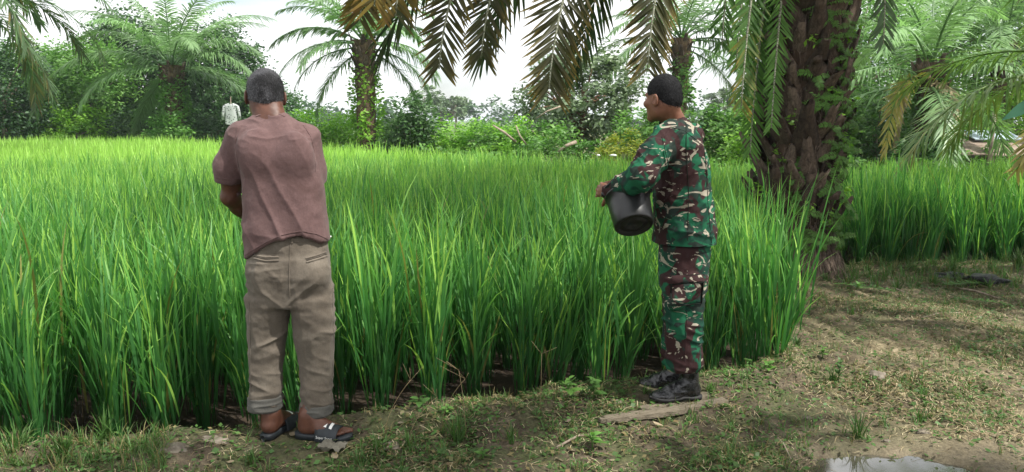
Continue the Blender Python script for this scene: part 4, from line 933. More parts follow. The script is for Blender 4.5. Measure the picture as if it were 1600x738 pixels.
pp = np.concatenate([scatter(20000), scatter(16000, (1.5, 6.5), (3.4, 8))]); mb = MB(); n = len(pp); az = r.rand(n) * 6.28; L = .02 + .08 * r.rand(n) ** 2; k = np.linspace(-.5, .5, 4)
C = pp[:, None] + np.stack([np.cos(az)[:, None] * k[None] * L[:, None], np.sin(az)[:, None] * k[None] * L[:, None], .006 + .012 * r.rand(n, 1) * (1 - 4 * k[None] ** 2) + .004 * r.rand(n, 1)], -1); C += r.normal(0, .002, C.shape)
strips(mb, C, np.stack([-np.sin(az), np.cos(az), az * 0], -1)[:, None] * np.array([.001, .0015, .0013, .0006])[None, :, None], r.rand(n)); tag(mb.build('dry_straw', STRAW), 'bits of dry straw and stalks strewn over the bank and path', 'straw', kind='stuff')
pp = scatter(2600); mb = MB()
for q in range(len(pp)): tuft(mb, pp[q], 7, .05 + .06 * r.rand(), 1000 + q, .0018, .8, .05, .95)
tag(mb.build('short_grass', WEED), 'short sparse grass growing on the bank and path', 'grass', kind='stuff')
# thick grass at the lower left corner and in the shade right of the palm
mb = MB()
for q in range(120):
    px, py = r.rand() * 260, 685 + 50 * r.rand(); g = onground(px, py); tuft(mb, g, 8, .06 + .13 * r.rand(), 5000 + q, .0018, 1.1, .1, .9)
for q in range(260):
    px, py = 1300 + 300 * r.rand(), 402 + 50 * r.rand() ** 1.5; g = onground(px, py); tuft(mb, g, 9, .08 + .14 * r.rand(), 7000 + q, .0035, .8, .2, .9)
tag(mb.build('long_grass', WEED), 'denser grass along the foot of the rice at the left corner and right of the palm', 'grass', kind='stuff')
# dry stalks with forked tips on the bank
for k, (px, py, h) in enumerate([(600, 672, .28), (690, 660, .25), (728, 690, .33), (640, 680, .2), (845, 640, .3), (130, 660, .25), (75, 660, .3), (1338, 700, .2)]):
    g = onground(px, py); q = np.random.RandomState(k); mb = MB(); tp = np.array([q.normal(0, .07), q.normal(0, .03), h]); tube(mb, bez([(0, 0, 0), (0, 0, h * .4), tp * [.6, .6, .8], tp], 7), .0012, 4, .35)
    for s_ in range(3): tube(mb, [tp, tp + [q.normal(0, .05), q.normal(0, .03), .03 + .03 * q.rand()]], .0009, 4, .45)
    tag(mb.build('dry_stalk', STRAW, None, loc=g), 'dry forked stalk on the bank, ' + ['right of the sandals', 'below the front rice in the middle', 'tallest one in the middle of the bank', 'by the pale clod', 'left of the leafy weeds', 'left of the first rice clump', 'nearest the left edge', 'beside the puddle'][k], 'stalk')
# ------------------------------------------------------------------ implicit surfaces for bodies and clothes
class SDF:
    def __init__(s, xs, ys, zs):
        s.x, s.y, s.z = [np.asarray(a, np.float32) for a in (xs, ys, zs)]
        s.F = np.full((len(s.x), len(s.y), len(s.z)), .5, np.float32)
    def sub(s, lo, hi):
        sl = [slice(max(0, int(np.searchsorted(a, l)) - 1), min(len(a), int(np.searchsorted(a, h)) + 1)) for a, l, h in zip((s.x, s.y, s.z), lo, hi)]
        return tuple(sl), s.x[sl[0]][:, None, None], s.y[sl[1]][None, :, None], s.z[sl[2]][None, None, :]
    def comb(s, sl, d, k, cut=False):
        A = s.F[sl]
        if cut:
            h = np.maximum(k - np.abs(A + d), 0) / k if k else 0; s.F[sl] = np.maximum(A, -d) + h * h * k * .25
        else:
            h = np.maximum(k - np.abs(A - d), 0) / k if k else 0; s.F[sl] = np.minimum(A, d) - h * h * k * .25
    def cap(s, a, b, ra, rb, k=.02, cut=False, flat=None):
        a = np.asarray(a, float); b = np.asarray(b, float); m = max(ra, rb) + k + .03
        sl, x, y, z = s.sub(np.minimum(a, b) - m, np.maximum(a, b) + m)
        if 0 in s.F[sl].shape: return s
        ab = b - a; L2 = ab @ ab + 1e-12
        t = np.clip(((x - a[0]) * ab[0] + (y - a[1]) * ab[1] + (z - a[2]) * ab[2]) / L2, 0, 1)
        d = np.sqrt((x - a[0] - t * ab[0]) ** 2 + (y - a[1] - t * ab[1]) ** 2 + (z - a[2] - t * ab[2]) ** 2) - (ra + (rb - ra) * t)
        s.comb(sl, d, k, cut); return s
    def ell(s, c, r, M=None, k=.02, cut=False):
        """ellipsoid, M rows = its own axes"""
        c = np.asarray(c, float); r = np.asarray(r, float); m = r.max() + k + .03
        sl, x, y, z = s.sub(c - m, c + m)
        if 0 in s.F[sl].shape: return s
        x = x - c[0]; y = y - c[1]; z = z - c[2]
        M = np.eye(3) if M is None else np.asarray(M)
        q = [M[i][0] * x + M[i][1] * y + M[i][2] * z for i in range(3)]
        k0 = np.sqrt((q[0] / r[0]) ** 2 + (q[1] / r[1]) ** 2 + (q[2] / r[2]) ** 2) + 1e-6
        k1 = np.sqrt((q[0] / r[0] ** 2) ** 2 + (q[1] / r[1] ** 2) ** 2 + (q[2] / r[2] ** 2) ** 2) + 1e-6
        s.comb(sl, k0 * (k0 - 1) / k1, k, cut); return s
    def loft(s, keys, k=.02, ang=0.0, p=2.3, cut=False, mats=2):
        """stack of rounded cross-sections: keys rows (z, cx, cy, rx, ry), z rising"""
        K = np.asarray(keys, float); K = K[np.argsort(K[:, 0])]
        z0, z1 = K[0, 0], K[-1, 0]; m = .06 + k
        sl, x, y, z = s.sub((min(K[:, 1] - K[:, 3:5].max(1)) - m, min(K[:, 2] - K[:, 3:5].max(1)) - m, z0 - m), (max(K[:, 1] + K[:, 3:5].max(1)) + m, max(K[:, 2] + K[:, 3:5].max(1)) + m, z1 + m))
        zt = np.linspace(z0, z1, 200); tab = []
        for q in range(1, 5):
            v = np.interp(zt, K[:, 0], K[:, q]); pad = 8; vv = np.pad(v, pad, mode='reflect', reflect_type='odd'); vv = np.convolve(vv, np.ones(2 * pad + 1) / (2 * pad + 1), 'valid'); tab.append(np.interp(z.ravel(), zt, vv)[None, None, :])
        cx, cy, rx, ry = tab; c, s_ = math.cos(ang), math.sin(ang)
        u = (x - cx) * c + (y - cy) * s_; v = -(x - cx) * s_ + (y - cy) * c
        g = (np.abs(u / rx) ** p + np.abs(v / ry) ** p) ** (1 / p)
        d = (g - 1) * np.minimum(rx, ry) * .9
        e = np.maximum(z0 - z, z - z1); rr = .012
        d = np.where(e > -rr, np.sqrt(np.maximum(d + rr, 0) ** 2 + np.maximum(e + rr, 0) ** 2) - rr + np.minimum(np.maximum(d + rr, e + rr), 0), d)
        s.comb(sl, d.astype(np.float32), k, cut); return s
    def plane(s, pt, nrm):
        """keep the side against nrm"""
        nrm = unit(nrm); d = (s.x[:, None, None] - pt[0]) * nrm[0] + (s.y[None, :, None] - pt[1]) * nrm[1] + (s.z[None, None, :] - pt[2]) * nrm[2]
        s.F = np.maximum(s.F, d.astype(np.float32)); return s
    def net(s):
        F = s.F; I = F < 0; n = F.shape
        c8 = [I[a:n[0] - 1 + a, b:n[1] - 1 + b, c:n[2] - 1 + c] for a in (0, 1) for b in (0, 1) for c in (0, 1)]
        al = np.logical_and.reduce(c8); an = np.logical_or.reduce(c8); act = an & ~al
        idx = -np.ones(act.shape, np.int64); ci = np.argwhere(act); idx[act] = np.arange(len(ci))
        val = {}; 
        for a in (0, 1):
            for b in (0, 1):
                for c in (0, 1): val[(a, b, c)] = F[ci[:, 0] + a, ci[:, 1] + b, ci[:, 2] + c]
        acc = np.zeros((len(ci), 3)); cnt = np.zeros(len(ci))
        for ax in range(3):
            o = [q for q in range(3) if q != ax]
            for b in (0, 1):
                for c in (0, 1):
                    p0 = [0, 0, 0]; p0[o[0]] = b; p0[o[1]] = c; p1 = list(p0); p1[ax] = 1
                    f0, f1 = val[tuple(p0)], val[tuple(p1)]; m = (f0 < 0) != (f1 < 0); t = np.where(m, f0 / np.where(m, f0 - f1, 1), 0)
                    pos = np.tile(np.array(p0, float), (len(ci), 1)); pos[:, ax] = t; acc += pos * m[:, None]; cnt += m
        fr = acc / cnt[:, None]; V = np.empty_like(fr)
        for ax, g in enumerate((s.x, s.y, s.z)):
            V[:, ax] = g[ci[:, ax]] * (1 - fr[:, ax]) + g[ci[:, ax] + 1] * fr[:, ax]
        faces = []
        for ax in range(3):
            o = [q for q in range(3) if q != ax]
            A = [slice(1, -1)] * 3; A[ax] = slice(0, n[ax] - 1); B = [slice(1, -1)] * 3; B[ax] = slice(1, n[ax])
            f0, f1 = I[tuple(A)], I[tuple(B)]; e = np.argwhere(f0 != f1)
            if not len(e): continue
            pol = f0[tuple(e.T)]; e = e.copy(); e[:, o[0]] += 1; e[:, o[1]] += 1
            def cell(d0, d1): q = e.copy(); q[:, o[0]] -= d0; q[:, o[1]] -= d1; return idx[tuple(q.T)]
            Q = np.stack([cell(1, 1), cell(0, 1), cell(0, 0), cell(1, 0)], -1)
            flip = pol if ax != 1 else ~pol
            Q[~flip] = Q[~flip][:, ::-1]; faces.append(Q)
        return V, np.concatenate(faces)
def vnormals(V, Fq):
    a, b, c, d = (V[Fq[:, q]] for q in range(4)); nn = np.cross(c - a, d - b); N = np.zeros_like(V)
    for q in range(4): np.add.at(N, Fq[:, q], nn)
    return N / (np.linalg.norm(N, axis=1)[:, None] + 1e-12)
def relax(V, Fq, it=1, lam=.5):
    for _ in range(it):
        A = np.zeros_like(V); c = np.zeros(len(V))
        for q in range(4):
            np.add.at(A, Fq[:, q], V[Fq[:, (q + 1) % 4]] + V[Fq[:, (q + 3) % 4]]); np.add.at(c, Fq[:, q], 2)
        V = V * (1 - lam) + lam * A / c[:, None]
    return V
def skin_obj(sd, name, mat, root, disp=None, it=1, t=.5):
    V, Fq = sd.net(); V = relax(V, Fq, it)
    if disp is not None: V = V + vnormals(V, Fq) * disp(V)[:, None]
    mb = MB(); mb.add(V - wl(root), Fq, t(V) if callable(t) else t)
    o = mb.build(name, mat, root)
    return o, BVHTree.FromPolygons([tuple(v) for v in V], [tuple(int(z) for z in f) for f in Fq])
def grid(lo, hi, step, fine=None):
    ax = []
    for q in range(3):
        st = step if not hasattr(step, '__len__') else step[q]
        a = np.arange(lo[q], hi[q], st)
        if fine and q == 2:
            for (f0, f1, fs) in fine: a = np.concatenate([a[(a < f0 - 1e-6)], np.arange(f0, f1, fs), a[a > f1 + 1e-6]])
        ax.append(a)
    return SDF(*ax)
def wl(o):
    v = np.zeros(3)
    while o is not None: v = v + np.array(o.location); o = o.parent
    return v
def cast(bvh, px, py, off=.0):
    o = Vector((0, 0, H_CAM)); h = bvh.ray_cast(o, Vector(ray(px, py)).normalized())
    if h[0] is None: return None
    return np.array(h[0]) + np.array(h[1]) * off, np.array(h[1])
def seam(bvh, path, wd, name, mat, root, th=.0015, n=24, bulge=None):
    """a narrow raised band of cloth lying on the garment along a path"""
    path = np.asarray(path, float); s = np.linspace(0, 1, len(path)); q = np.linspace(0, 1, n)
    px = np.interp(q, s, path[:, 0]); py = np.interp(q, s, path[:, 1]); pts = [cast(bvh, a, b, th) for a, b in zip(px, py)]; pts = [p for p in pts if p is not None]
    if len(pts) < 3: return None
    C = np.array([p[0] for p in pts]); N = np.array([p[1] for p in pts]); T = np.gradient(C, axis=0); W = np.cross(T, N); W /= np.linalg.norm(W, axis=1)[:, None]; W *= wd / 2
    m_ = len(C); V = np.stack([C - W - N * th * 1.6, C - W * .8 + N * th * .2, C + W * .8 + N * th * .2, C + W - N * th * 1.6], 1).reshape(-1, 3)
    i = np.arange(m_ - 1)[:, None] * 4 + np.arange(3)[None]; mb = MB(); mb.add(V - wl(root), np.stack([i, i + 1, i + 5, i + 4], -1).reshape(-1, 4)); return mb.build(name, mat, root)

def add_head(sd, c, f, u, g=1.0, nw=1.0):
    """head centre at eye height; f facing, u up; returns frame"""
    f = unit(f); s_ = unit(np.cross(f, u)); u = np.cross(s_, f)      # s_ = the person's right
    M = np.array([f, s_, u]); p = lambda a, b, d: np.asarray(c) + (f * a + s_ * b + u * d) * g
    sd.ell(p(-.014, 0, .024), (.096 * g * nw, .076 * g * nw, .090 * g), M, .01)
    sd.ell(p(.022, 0, -.035), (.066 * g, .060 * g, .078 * g), M, .03)
    sd.ell(p(-.01, 0, -.035), (.07 * g, .063 * g, .06 * g), M, .03)
    sd.cap(p(.0, -.045, -.075), p(.066, -.010, -.099), .016 * g, .014 * g, .03); sd.cap(p(.0, .045, -.075), p(.066, .010, -.099), .016 * g, .014 * g, .03)
    sd.ell(p(.069, 0, -.098), (.018 * g, .02 * g, .014 * g), M, .015)
    sd.cap(p(.076, -.03, .022), p(.076, .03, .022), .010 * g, .010 * g, .015)
    for b in (-1, 1):
        sd.ell(p(.093, .031 * b, .002), (.016 * g, .017 * g, .011 * g), M, .012, True)
        sd.ell(p(.062, .045 * b, -.025), (.024 * g, .02 * g, .02 * g), M, .015)
        sd.ell(p(-.006, .082 * b, -.012), (.022 * g, .009 * g, .034 * g), np.array([unit(f * .9 - s_ * b * .3), unit(s_ * b * .95 + f * .3), u]), .005)
        sd.ell(p(.000, .088 * b, -.010), (.011 * g, .006 * g, .019 * g), M, .004, True)
        sd.ell(p(.092, .011 * b, -.037), (.010 * g, .008 * g, .007 * g), M, .005)
    sd.cap(p(.083, 0, .012), p(.101, 0, -.030), .009 * g, .0115 * g, .008)
    sd.ell(p(.082, 0, -.062), (.012 * g, .024 * g, .007 * g), M, .006); sd.ell(p(.080, 0, -.076), (.012 * g, .020 * g, .007 * g), M, .006)
    sd.ell(p(.097, 0, -.069), (.008 * g, .022 * g, .0016 * g), M, .002, True)
    return p, M
def add_hand(sd, wr, d, n, side, curl=.5, thumb=.6, sz=1.0, spread=.05):
    """wrist point, direction of the hand, normal of the palm (palm side), side=+1 thumb along +cross(d,n)"""
    d = unit(d); n = unit(n - np.dot(n, d) * d); s_ = np.cross(d, n) * side
    wr = np.asarray(wr, float); pc = wr + d * .05 * sz
    sd.ell(pc, (.052 * sz, .040 * sz, .017 * sz), np.array([d, s_, n]), .015)
    sd.cap(wr - d * .02, wr + d * .02, .024 * sz, .024 * sz, .015)
    Ls = [(.044, .026, .021), (.048, .030, .022), (.045, .028, .021), (.034, .021, .018)]; offs = [.028, .0095, -.0095, -.027]; rr = [.0088, .0092, .0087, .0076]
    for q in range(4):
        p0 = wr + d * (.088 - .006 * abs(q - 1)) * sz + s_ * offs[q] * sz; a = curl * .55; dd = d + s_ * spread * (1.5 - q)
        for j in range(3):
            v = unit(dd) * math.cos(a) + n * math.sin(a); p1 = p0 + v * Ls[q][j] * sz
            sd.cap(p0, p1, rr[q] * sz * (1 - .07 * j), rr[q] * sz * (.93 - .09 * j), .003 if j else .010); p0 = p1; a += curl * (.9 + .15 * q)
    p0 = wr + d * .022 * sz + s_ * .026 * sz; v = unit(d * .65 + s_ * .75 + n * .3 * thumb)
    for L, r_ in ((.042, .0125), (.034, .0105), (.027, .009)):
        p1 = p0 + v * L * sz; sd.cap(p0, p1, r_ * sz, r_ * sz * .9, .008); p0 = p1; v = unit(v + d * .28 + n * .28 * thumb)
def add_foot(sd, heel, toe, r_ankle_pt, sz=1.0, side=1):
    """bare foot: heel to toe directions on the ground, side=+1 big toe on the left of the direction"""
    heel = np.asarray(heel, float); toe = np.asarray(toe, float); d = unit(toe - heel); l = np.cross([0, 0, 1.], d) * side; L = np.linalg.norm(toe - heel)
    z = np.array([0, 0, 1.])
    sd.cap(heel + d * .035 + z * .035, heel + d * .05 + z * .035, .034, .032, .02)
    sd.cap(heel + d * .04 + z * .03, heel + d * L * .66 + z * .024, .03, .026, .03)
    sd.cap(heel + d * L * .45 + z * .03 - l * .018, heel + d * L * .70 + z * .020 - l * .026, .024, .018, .02)
    sd.cap(heel + d * L * .45 + z * .035 + l * .012, heel + d * L * .72 + z * .022 + l * .022, .026, .02, .02)
    sd.cap(r_ankle_pt, heel + d * L * .5 + z * .045, .034, .022, .03); sd.cap(r_ankle_pt, heel + d * .05 + z * .04, .036, .032, .03)
    for q in range(5):
        o = l * (.030 - .0155 * q); st = heel + d * L * (.76 - .018 * q) + o + z * .018; en = heel + d * L * (.965 - .045 * q) + o * 1.08 + z * .013
        sd.cap(st, en, (.013 if q == 0 else .0095), (.0125 if q == 0 else .0085), .006)

def skinmat(name, c, c2):
    m = Mat(name); f = m.noise(22, 5, .6, .2); g = m.noise(400, 2); m.base(m.ramp(f, [(.3, c), (.7, c2)]), .5, .4); m.bump(m.math('ADD', m.math('MULTIPLY', f, .4), g), .2, .002)
    m.p.inputs['Subsurface Weight'].default_value = .08; m.p.inputs['Subsurface Radius'].default_value = (.02, .008, .004); return m.m
SKIN_A = skinmat('brown_skin', (.075, .03, .018), (.13, .055, .034)); SKIN_B = skinmat('warm_brown_skin', (.15, .062, .036), (.23, .10, .06))
def hairmat(name, a, b):
    m = Mat(name); f = m.noise(170, 3, .7, 0, scale3=(1, 1, .6)); g = m.noise(14, 3, .6)
    m.base(m.ramp(m.math('ADD', m.math('MULTIPLY', m.attr('t'), .75), m.math('MULTIPLY', m.math('SUBTRACT', f, .5), .6)), [(.1, a), (.75, b)]), .75, .3); m.bump(f, .9, .004); return m.m
HAIR_A = hairmat('grey_hair', (.008, .008, .009), (.16, .16, .175)); HAIR_B = hairmat('black_hair', (.002, .002, .003), (.012, .012, .014))
EYEW = plain('eye_white', (.65, .62, .58), .15); EYEB = plain('eye_iris', (.015, .01, .008), .1)
def eyes(root, p, M, g=1.0):
    for b in (-1, 1):
        mb = MB(); c = p(.072, .031 * b, .001); blob(mb, c - np.array(root.location), (.0125 * g,) * 3, 1, 0, 14, 10); e_ = mb.build('eye', EYEW, root)
        mb = MB(); blob(mb, c + M[0] * .0095 * g - np.array(root.location), (.0052 * g,) * 3, 1, 0, 10, 8); mb.build('iris', EYEB, e_)
def fibres(bvh, root, n, mat, seed, box_, test, L=.008):
    pass

def cloth(name, stops, wv=900, rough=.9, nsc=7):
    m = Mat(name); f = m.noise(nsc, 5, .6, .4); g = m.noise(wv / 8, 3, .6); h = m.noise(45, 4, .6, .5, scale3=(1, 1, .6))
    c = m.ramp(f, stops); c = m.mix(.5, c, m.ramp(g, [(.3, (.8,) * 3), (.7, (1.2,) * 3)]), 'MULTIPLY')
    m.base(c, rough, .15); m.bump(m.math('ADD', g, m.math('MULTIPLY', h, 2)), .25, .003); m.p.inputs['Sheen Weight'].default_value = .08; return m
def ridged(V, sc, seed, pw=2.0):
    q = vn(V * np.asarray(sc), 1, seed); return (1 - np.abs(2 * q - 1)) ** pw

# ================================================================== man in the brown shirt
YA = 3.40
def A(px, py, dy=0.0): return P(px, py, YA + dy)
def zA(py): return P(450, py, YA)[2]
def row(py, l, r_, cy, ry):
    a_, b_ = A(l, py, cy), A(r_, py, cy); return (a_[2], (a_[0] + b_[0]) / 2, YA + cy, (b_[0] - a_[0]) / 2 * .95, ry * .95)
rootA = empty('person', (float(A(455, 600)[0]), YA, 0), 'man seen from behind in a faded brown t-shirt, rolled taupe trousers and dark slide sandals', 'person')
a_hd = A(414.5, 149.5, .10); fA = unit([-.36, .92, -.16]); uA = unit([-.05, .18, 1])
gA = .985
sd = grid((-1.42, 3.02, -.01), (-.68, 3.96, 1.72), (.0042, .0042, .006), [(.88, 1.12, .0035), (1.42, 1.71, .0035), (0, .11, .004)])
pA, MA = add_head(sd, a_hd, fA, uA, gA)
nk = A(424, 186, .045); sd.cap(pA(-.03, 0, -.05), nk, .056, .062, .03); sd.cap(pA(-.045, -.028, -.04), nk + [-.03, -.02, -.01], .03, .035, .03); sd.cap(pA(-.045, .028, -.04), nk + [.03, -.02, -.01], .03, .035, .03)
sd.loft([row(470, 400, 508, 0, .09), row(420, 396, 512, 0, .10), row(370, 398, 500, .0, .09), row(300, 392, 494, .02, .10), row(240, 382, 484, .035, .105), row(212, 378, 478, .04, .09), row(196, 396, 462, .045, .07), row(186, 405, 445, .045, .055)], .03)
aLs, aLe, aLw = A(370, 216, .05), A(360, 308, .10), A(402, 352, .30); aRs, aRe, aRw = A(484, 218, .06), A(487, 312, .16), A(462, 352, .36)
for (s0, e0, w0) in ((aLs, aLe, aLw), (aRs, aRe, aRw)):
    sd.cap(s0, e0, .050, .040, .03); sd.cap(s0 + (e0 - s0) * .3, s0 + (e0 - s0) * .7, .049, .045, .03); sd.cap(e0, e0 + (w0 - e0) * .35, .041, .040, .02); sd.cap(e0 + (w0 - e0) * .3, w0, .039, .026, .02)
add_hand(sd, aLw, unit([.8, .35, -.05]), [.2, -.3, -.9], 1, .75); add_hand(sd, aRw, unit([-.85, .2, .05]), [0, -.4, -.9], -1, .75)
hipL, hipR = A(424, 440), A(484, 440); knL, knR = A(416, 540, .02), A(493, 545, .02)
heL, heR = G(430, 683, .025), G(470, 684, .025)
dL = unit([.30, .95, 0]); dR = unit([.97, -.22, 0]); heR = np.array([A(468, 660)[0] + .005, 3.375, .028]); heL = np.array([A(421, 660)[0], 3.335, .028])
anL = heL + dL * .05 + [0, 0, .085]; anR = heR + dR * .05 + [0, 0, .085]
for (h0, k0, a0) in ((hipL, knL, anL), (hipR, knR, anR)):
    sd.cap(h0, k0, .075, .048, .04); sd.cap(k0, a0, .044, .032, .02)
add_foot(sd, heL, heL + dL * .25, anL, side=-1); add_foot(sd, heR, heR + dR * .25, anR, side=1)
body, bvhA = skin_obj(sd, 'body', SKIN_A, rootA, lambda V: .0012 * (vn(V, 60, 2) - .5), 1)
eyes(rootA, pA, MA, gA)
# hair: short, greying
sd = grid(a_hd - .14, a_hd + .15, .003)
sd.ell(pA(-.016, 0, .026), (.100 * gA, .0805 * gA, .094 * gA), MA, .005); sd.ell(pA(-.04, 0, -.02), (.068 * gA, .071 * gA, .062 * gA), MA, .02)
sd.plane(pA(.052, 0, .04), MA[0] * .8 - MA[2] * .62); sd.plane(pA(-.02, 0, -.066), -MA[2] + MA[0] * .25)
for b in (-1, 1): sd.ell(pA(.012, .085 * b, -.018), (.036 * gA, .03, .040 * gA), MA, .008, True)
def greyA(V):
    q = (V - a_hd) @ MA.T; return np.clip(.10 + .30 * sst(.05, .11, q[:, 2]) + .25 * (1 - sst(-.05, .03, q[:, 2])) + .35 * (1 - sst(-.085, -.02, q[:, 1])) + .3 * (vn(V, 35, 4) - .5), 0, 1)
hoA, _ = skin_obj(sd, 'hair', HAIR_A, rootA, lambda V: .0012 * (vn(V, 160, 3) - .5) + .002 * (vn(V, 40, 5) - .5), 1, greyA)

def strands(ho, n, seed, L, flow):
    """short single hairs over the hair cap, lying along the flow, softening its edge"""
    me = ho.data; V = np.zeros(len(me.vertices) * 3, np.float32); me.vertices.foreach_get('co', V); V = V.reshape(-1, 3).astype(float)
    N = np.zeros(len(V) * 3, np.float32); me.vertices.foreach_get('normal', N); N = N.reshape(-1, 3).astype(float)
    T = np.zeros(len(V), np.float32); me.attributes['t'].data.foreach_get('value', T); r = np.random.RandomState(seed); k = r.randint(0, len(V), n)
    d = N[k] * .5 + np.asarray(flow) * .8 + r.normal(0, .28, (n, 3)); d /= np.linalg.norm(d, axis=1)[:, None]; LL = L * (.5 + r.rand(n))
    s_ = np.linspace(0, 1, 3); C = V[k][:, None] - N[k][:, None] * .001 + d[:, None] * (LL[:, None] * s_)[..., None] + r.normal(0, .0015, (n, 1, 3))
    W = np.cross(d, N[k] + r.normal(0, .3, (n, 3))); W /= np.linalg.norm(W, axis=1)[:, None] + 1e-9
    mb = MB(); strips(mb, C, W[:, None] * np.array([.0006, .0005, .0001])[None, :, None], np.clip(T[k] + r.normal(0, .22, n), 0, 1)); o = mb.build('hair_strand', ho.data.materials[0], ho); o['kind'] = 'stuff'
strands(hoA, 9000, 1, .007, (-.1, .2, -.9))
# t-shirt
SH = cloth('faded_brown_cotton', [(.2, (.092, .055, .053)), (.5, (.128, .078, .075)), (.8, (.165, .105, .10))])
# a few small stains
st = SH.noise(5, 5, .75, 1.0, loc=(3, 1, 7)); c0 = SH.p.inputs['Base Color'].links[0].from_socket
SH.l(SH.mix(SH.ramp(st, [(.5, (0, 0, 0)), (.68, (.5,) * 3)]), c0, (.07, .04, .035, 1)), SH.p.inputs['Base Color'])
sd = grid((-1.42, 3.10, .80), (-.68, 3.75, 1.52), .0048)
sd.loft([row(410, 384, 512, .00, .118), row(395, 382, 515, .00, .120), row(365, 380, 514, .00, .122), row(330, 379, 511, .01, .122), row(285, 376, 506, .02, .124), row(245, 371, 499, .035, .126), row(222, 364, 492, .045, .118), row(206, 366, 486, .05, .105), row(195, 377, 472, .052, .09), row(185, 390, 458, .052, .076), row(175, 401, 444, .05, .060)], .02)
sd.ell(A(400, 240, -.055), (.07, .04, .085), None, .05); sd.ell(A(462, 242, -.05), (.07, .04, .085), None, .05)
sd.cap(A(378, 214, .05), A(359, 262, .07), .062, .062, .04); sd.cap(A(359, 262, .07), A(358, 290, .085), .062, .060, .03)
sd.cap(A(478, 216, .06), A(487, 262, .085), .060, .055, .04); sd.cap(A(487, 262, .085), A(490, 288, .12), .055, .053, .03)
# cut the sleeve ends and the hem
def cut_tube(sd, pt, nrm, rad):
    pt = np.asarray(pt); sl, x, y, z = sd.sub(pt - rad, pt + rad); nrm = unit(nrm)
    d = (x - pt[0]) * nrm[0] + (y - pt[1]) * nrm[1] + (z - pt[2]) * nrm[2]; q = np.sqrt((x - pt[0]) ** 2 + (y - pt[1]) ** 2 + (z - pt[2]) ** 2) - rad
    sd.F[sl] = np.maximum(sd.F[sl], np.minimum(d, -q).astype(np.float32))
cut_tube(sd, A(348, 283, .085), (-.06, .1, -1), .092); cut_tube(sd, A(514, 281, .13), (.08, .2, -1), .075)
X3 = sd.x[:, None, None]; Z3 = sd.z[None, None, :]; u_ = (X3 - A(383, 380)[0]) / (A(514, 380)[0] - A(383, 380)[0])
hem = np.interp(u_, [-.2, 0, .15, .45, .75, 1, 1.2], [zA(406), zA(404), zA(392), zA(369), zA(363), zA(378), zA(380)]); sd.F = np.maximum(sd.F, np.minimum(hem - Z3, 1).astype(np.float32) * np.ones_like(sd.F))
sd.cap(A(423, 166, .03), A(423.5, 181, .045), .050, .053, .004, True)
def foldA(V):
    x, y, z = V.T; q = np.stack([x + .42 * (z - 1.1), y, z * .28], -1)
    h = np.clip((z - .9) / .55, 0, 1)
    f = .011 * (ridged(q * [1, 1, .5] + .05 * (vn(V, 6, 77) - .5)[:, None], 12, 1, 2.2) - .25) * (1 - .6 * h) + .006 * (ridged(np.stack([x - .55 * z, y * .5, z * .12], -1), 17, 4) - .3) * (1 - .5 * h)
    f += .007 * (ridged(np.stack([x * .3 + .2 * z, y, z], -1), 15, 8) - .3) * (1 - sst(.98, 1.06, z)) + .002 * (vn(V, 50, 3) - .5)
    cx = A(428, 240)[0]; f += .005 * (ridged(np.stack([x * .3, y, z - .25 * np.abs(x - cx)], -1), 32, 12) - .3) * sst(1.3, 1.38, z)
    return f
shirt, bvS = skin_obj(sd, 'shirt', SH.m, rootA, foldA, 2)
for (pth, w_, nm) in (([(336, 277), (345, 279), (355, 280), (366, 280), (375, 278)], .003, 'sleeve_stitching'), ([(383, 399), (398, 389), (420, 376), (442, 367), (470, 361), (495, 366), (512, 374)], .003, 'hem_stitching'),
                      ([(400, 182), (409, 179), (424, 178), (438, 179), (445, 182)], .009, 'collar_band'), ([(474, 196), (486, 214), (492, 240), (493, 268)], .004, 'shoulder_seam'), ([(372, 200), (367, 225), (372, 255), (377, 280)], .004, 'shoulder_seam')):
    seam(bvS, pth, w_, nm, SH.m, rootA, .002 if w_ < .01 else .004)

# trousers
PT = cloth('taupe_cotton', [(.25, (.075, .060, .046)), (.5, (.125, .105, .083)), (.75, (.175, .15, .12))], 1100)
sd = grid((-1.30, 3.12, .05), (-.68, 3.66, 1.02), .0046)
sd.loft([row(476, 387, 521, .0, .105), row(450, 386, 521, -.002, .110), row(425, 385, 519, -.002, .112), row(398, 386, 516, .0, .108), row(366, 389, 512, .005, .10)], .015)
sd.ell(A(422, 425, -.05), (.082, .068, .085), None, .04); sd.ell(A(484, 425, -.05), (.082, .068, .085), None, .04)
def leg(sd, rows, k=.02): sd.loft([row(*r_) for r_ in rows], k, p=2.2)
leg(sd, [(636, 390, 439, .0, .074), (618, 391, 439, .0, .075), (590, 390, 440, .0, .078), (555, 389, 443, .01, .080), (520, 388, 449, .01, .088), (490, 387, 453, .0, .098), (462, 386, 455, .0, .102)])
leg(sd, [(646, 471, 519, .0, .072), (620, 471, 519, .0, .074), (590, 469, 521, .01, .074), (555, 464, 524, .01, .078), (520, 459, 525, .0, .088), (490, 454, 524, .0, .098), (462, 453, 521, .0, .102)])
sd.cap(A(453.5, 500, -.13), A(453.5, 470, -.125), .010, .006, .012, True)
sd.cap(A(453.5, 440, -.135), A(452, 385, -.125), .008, .004, .02, True)
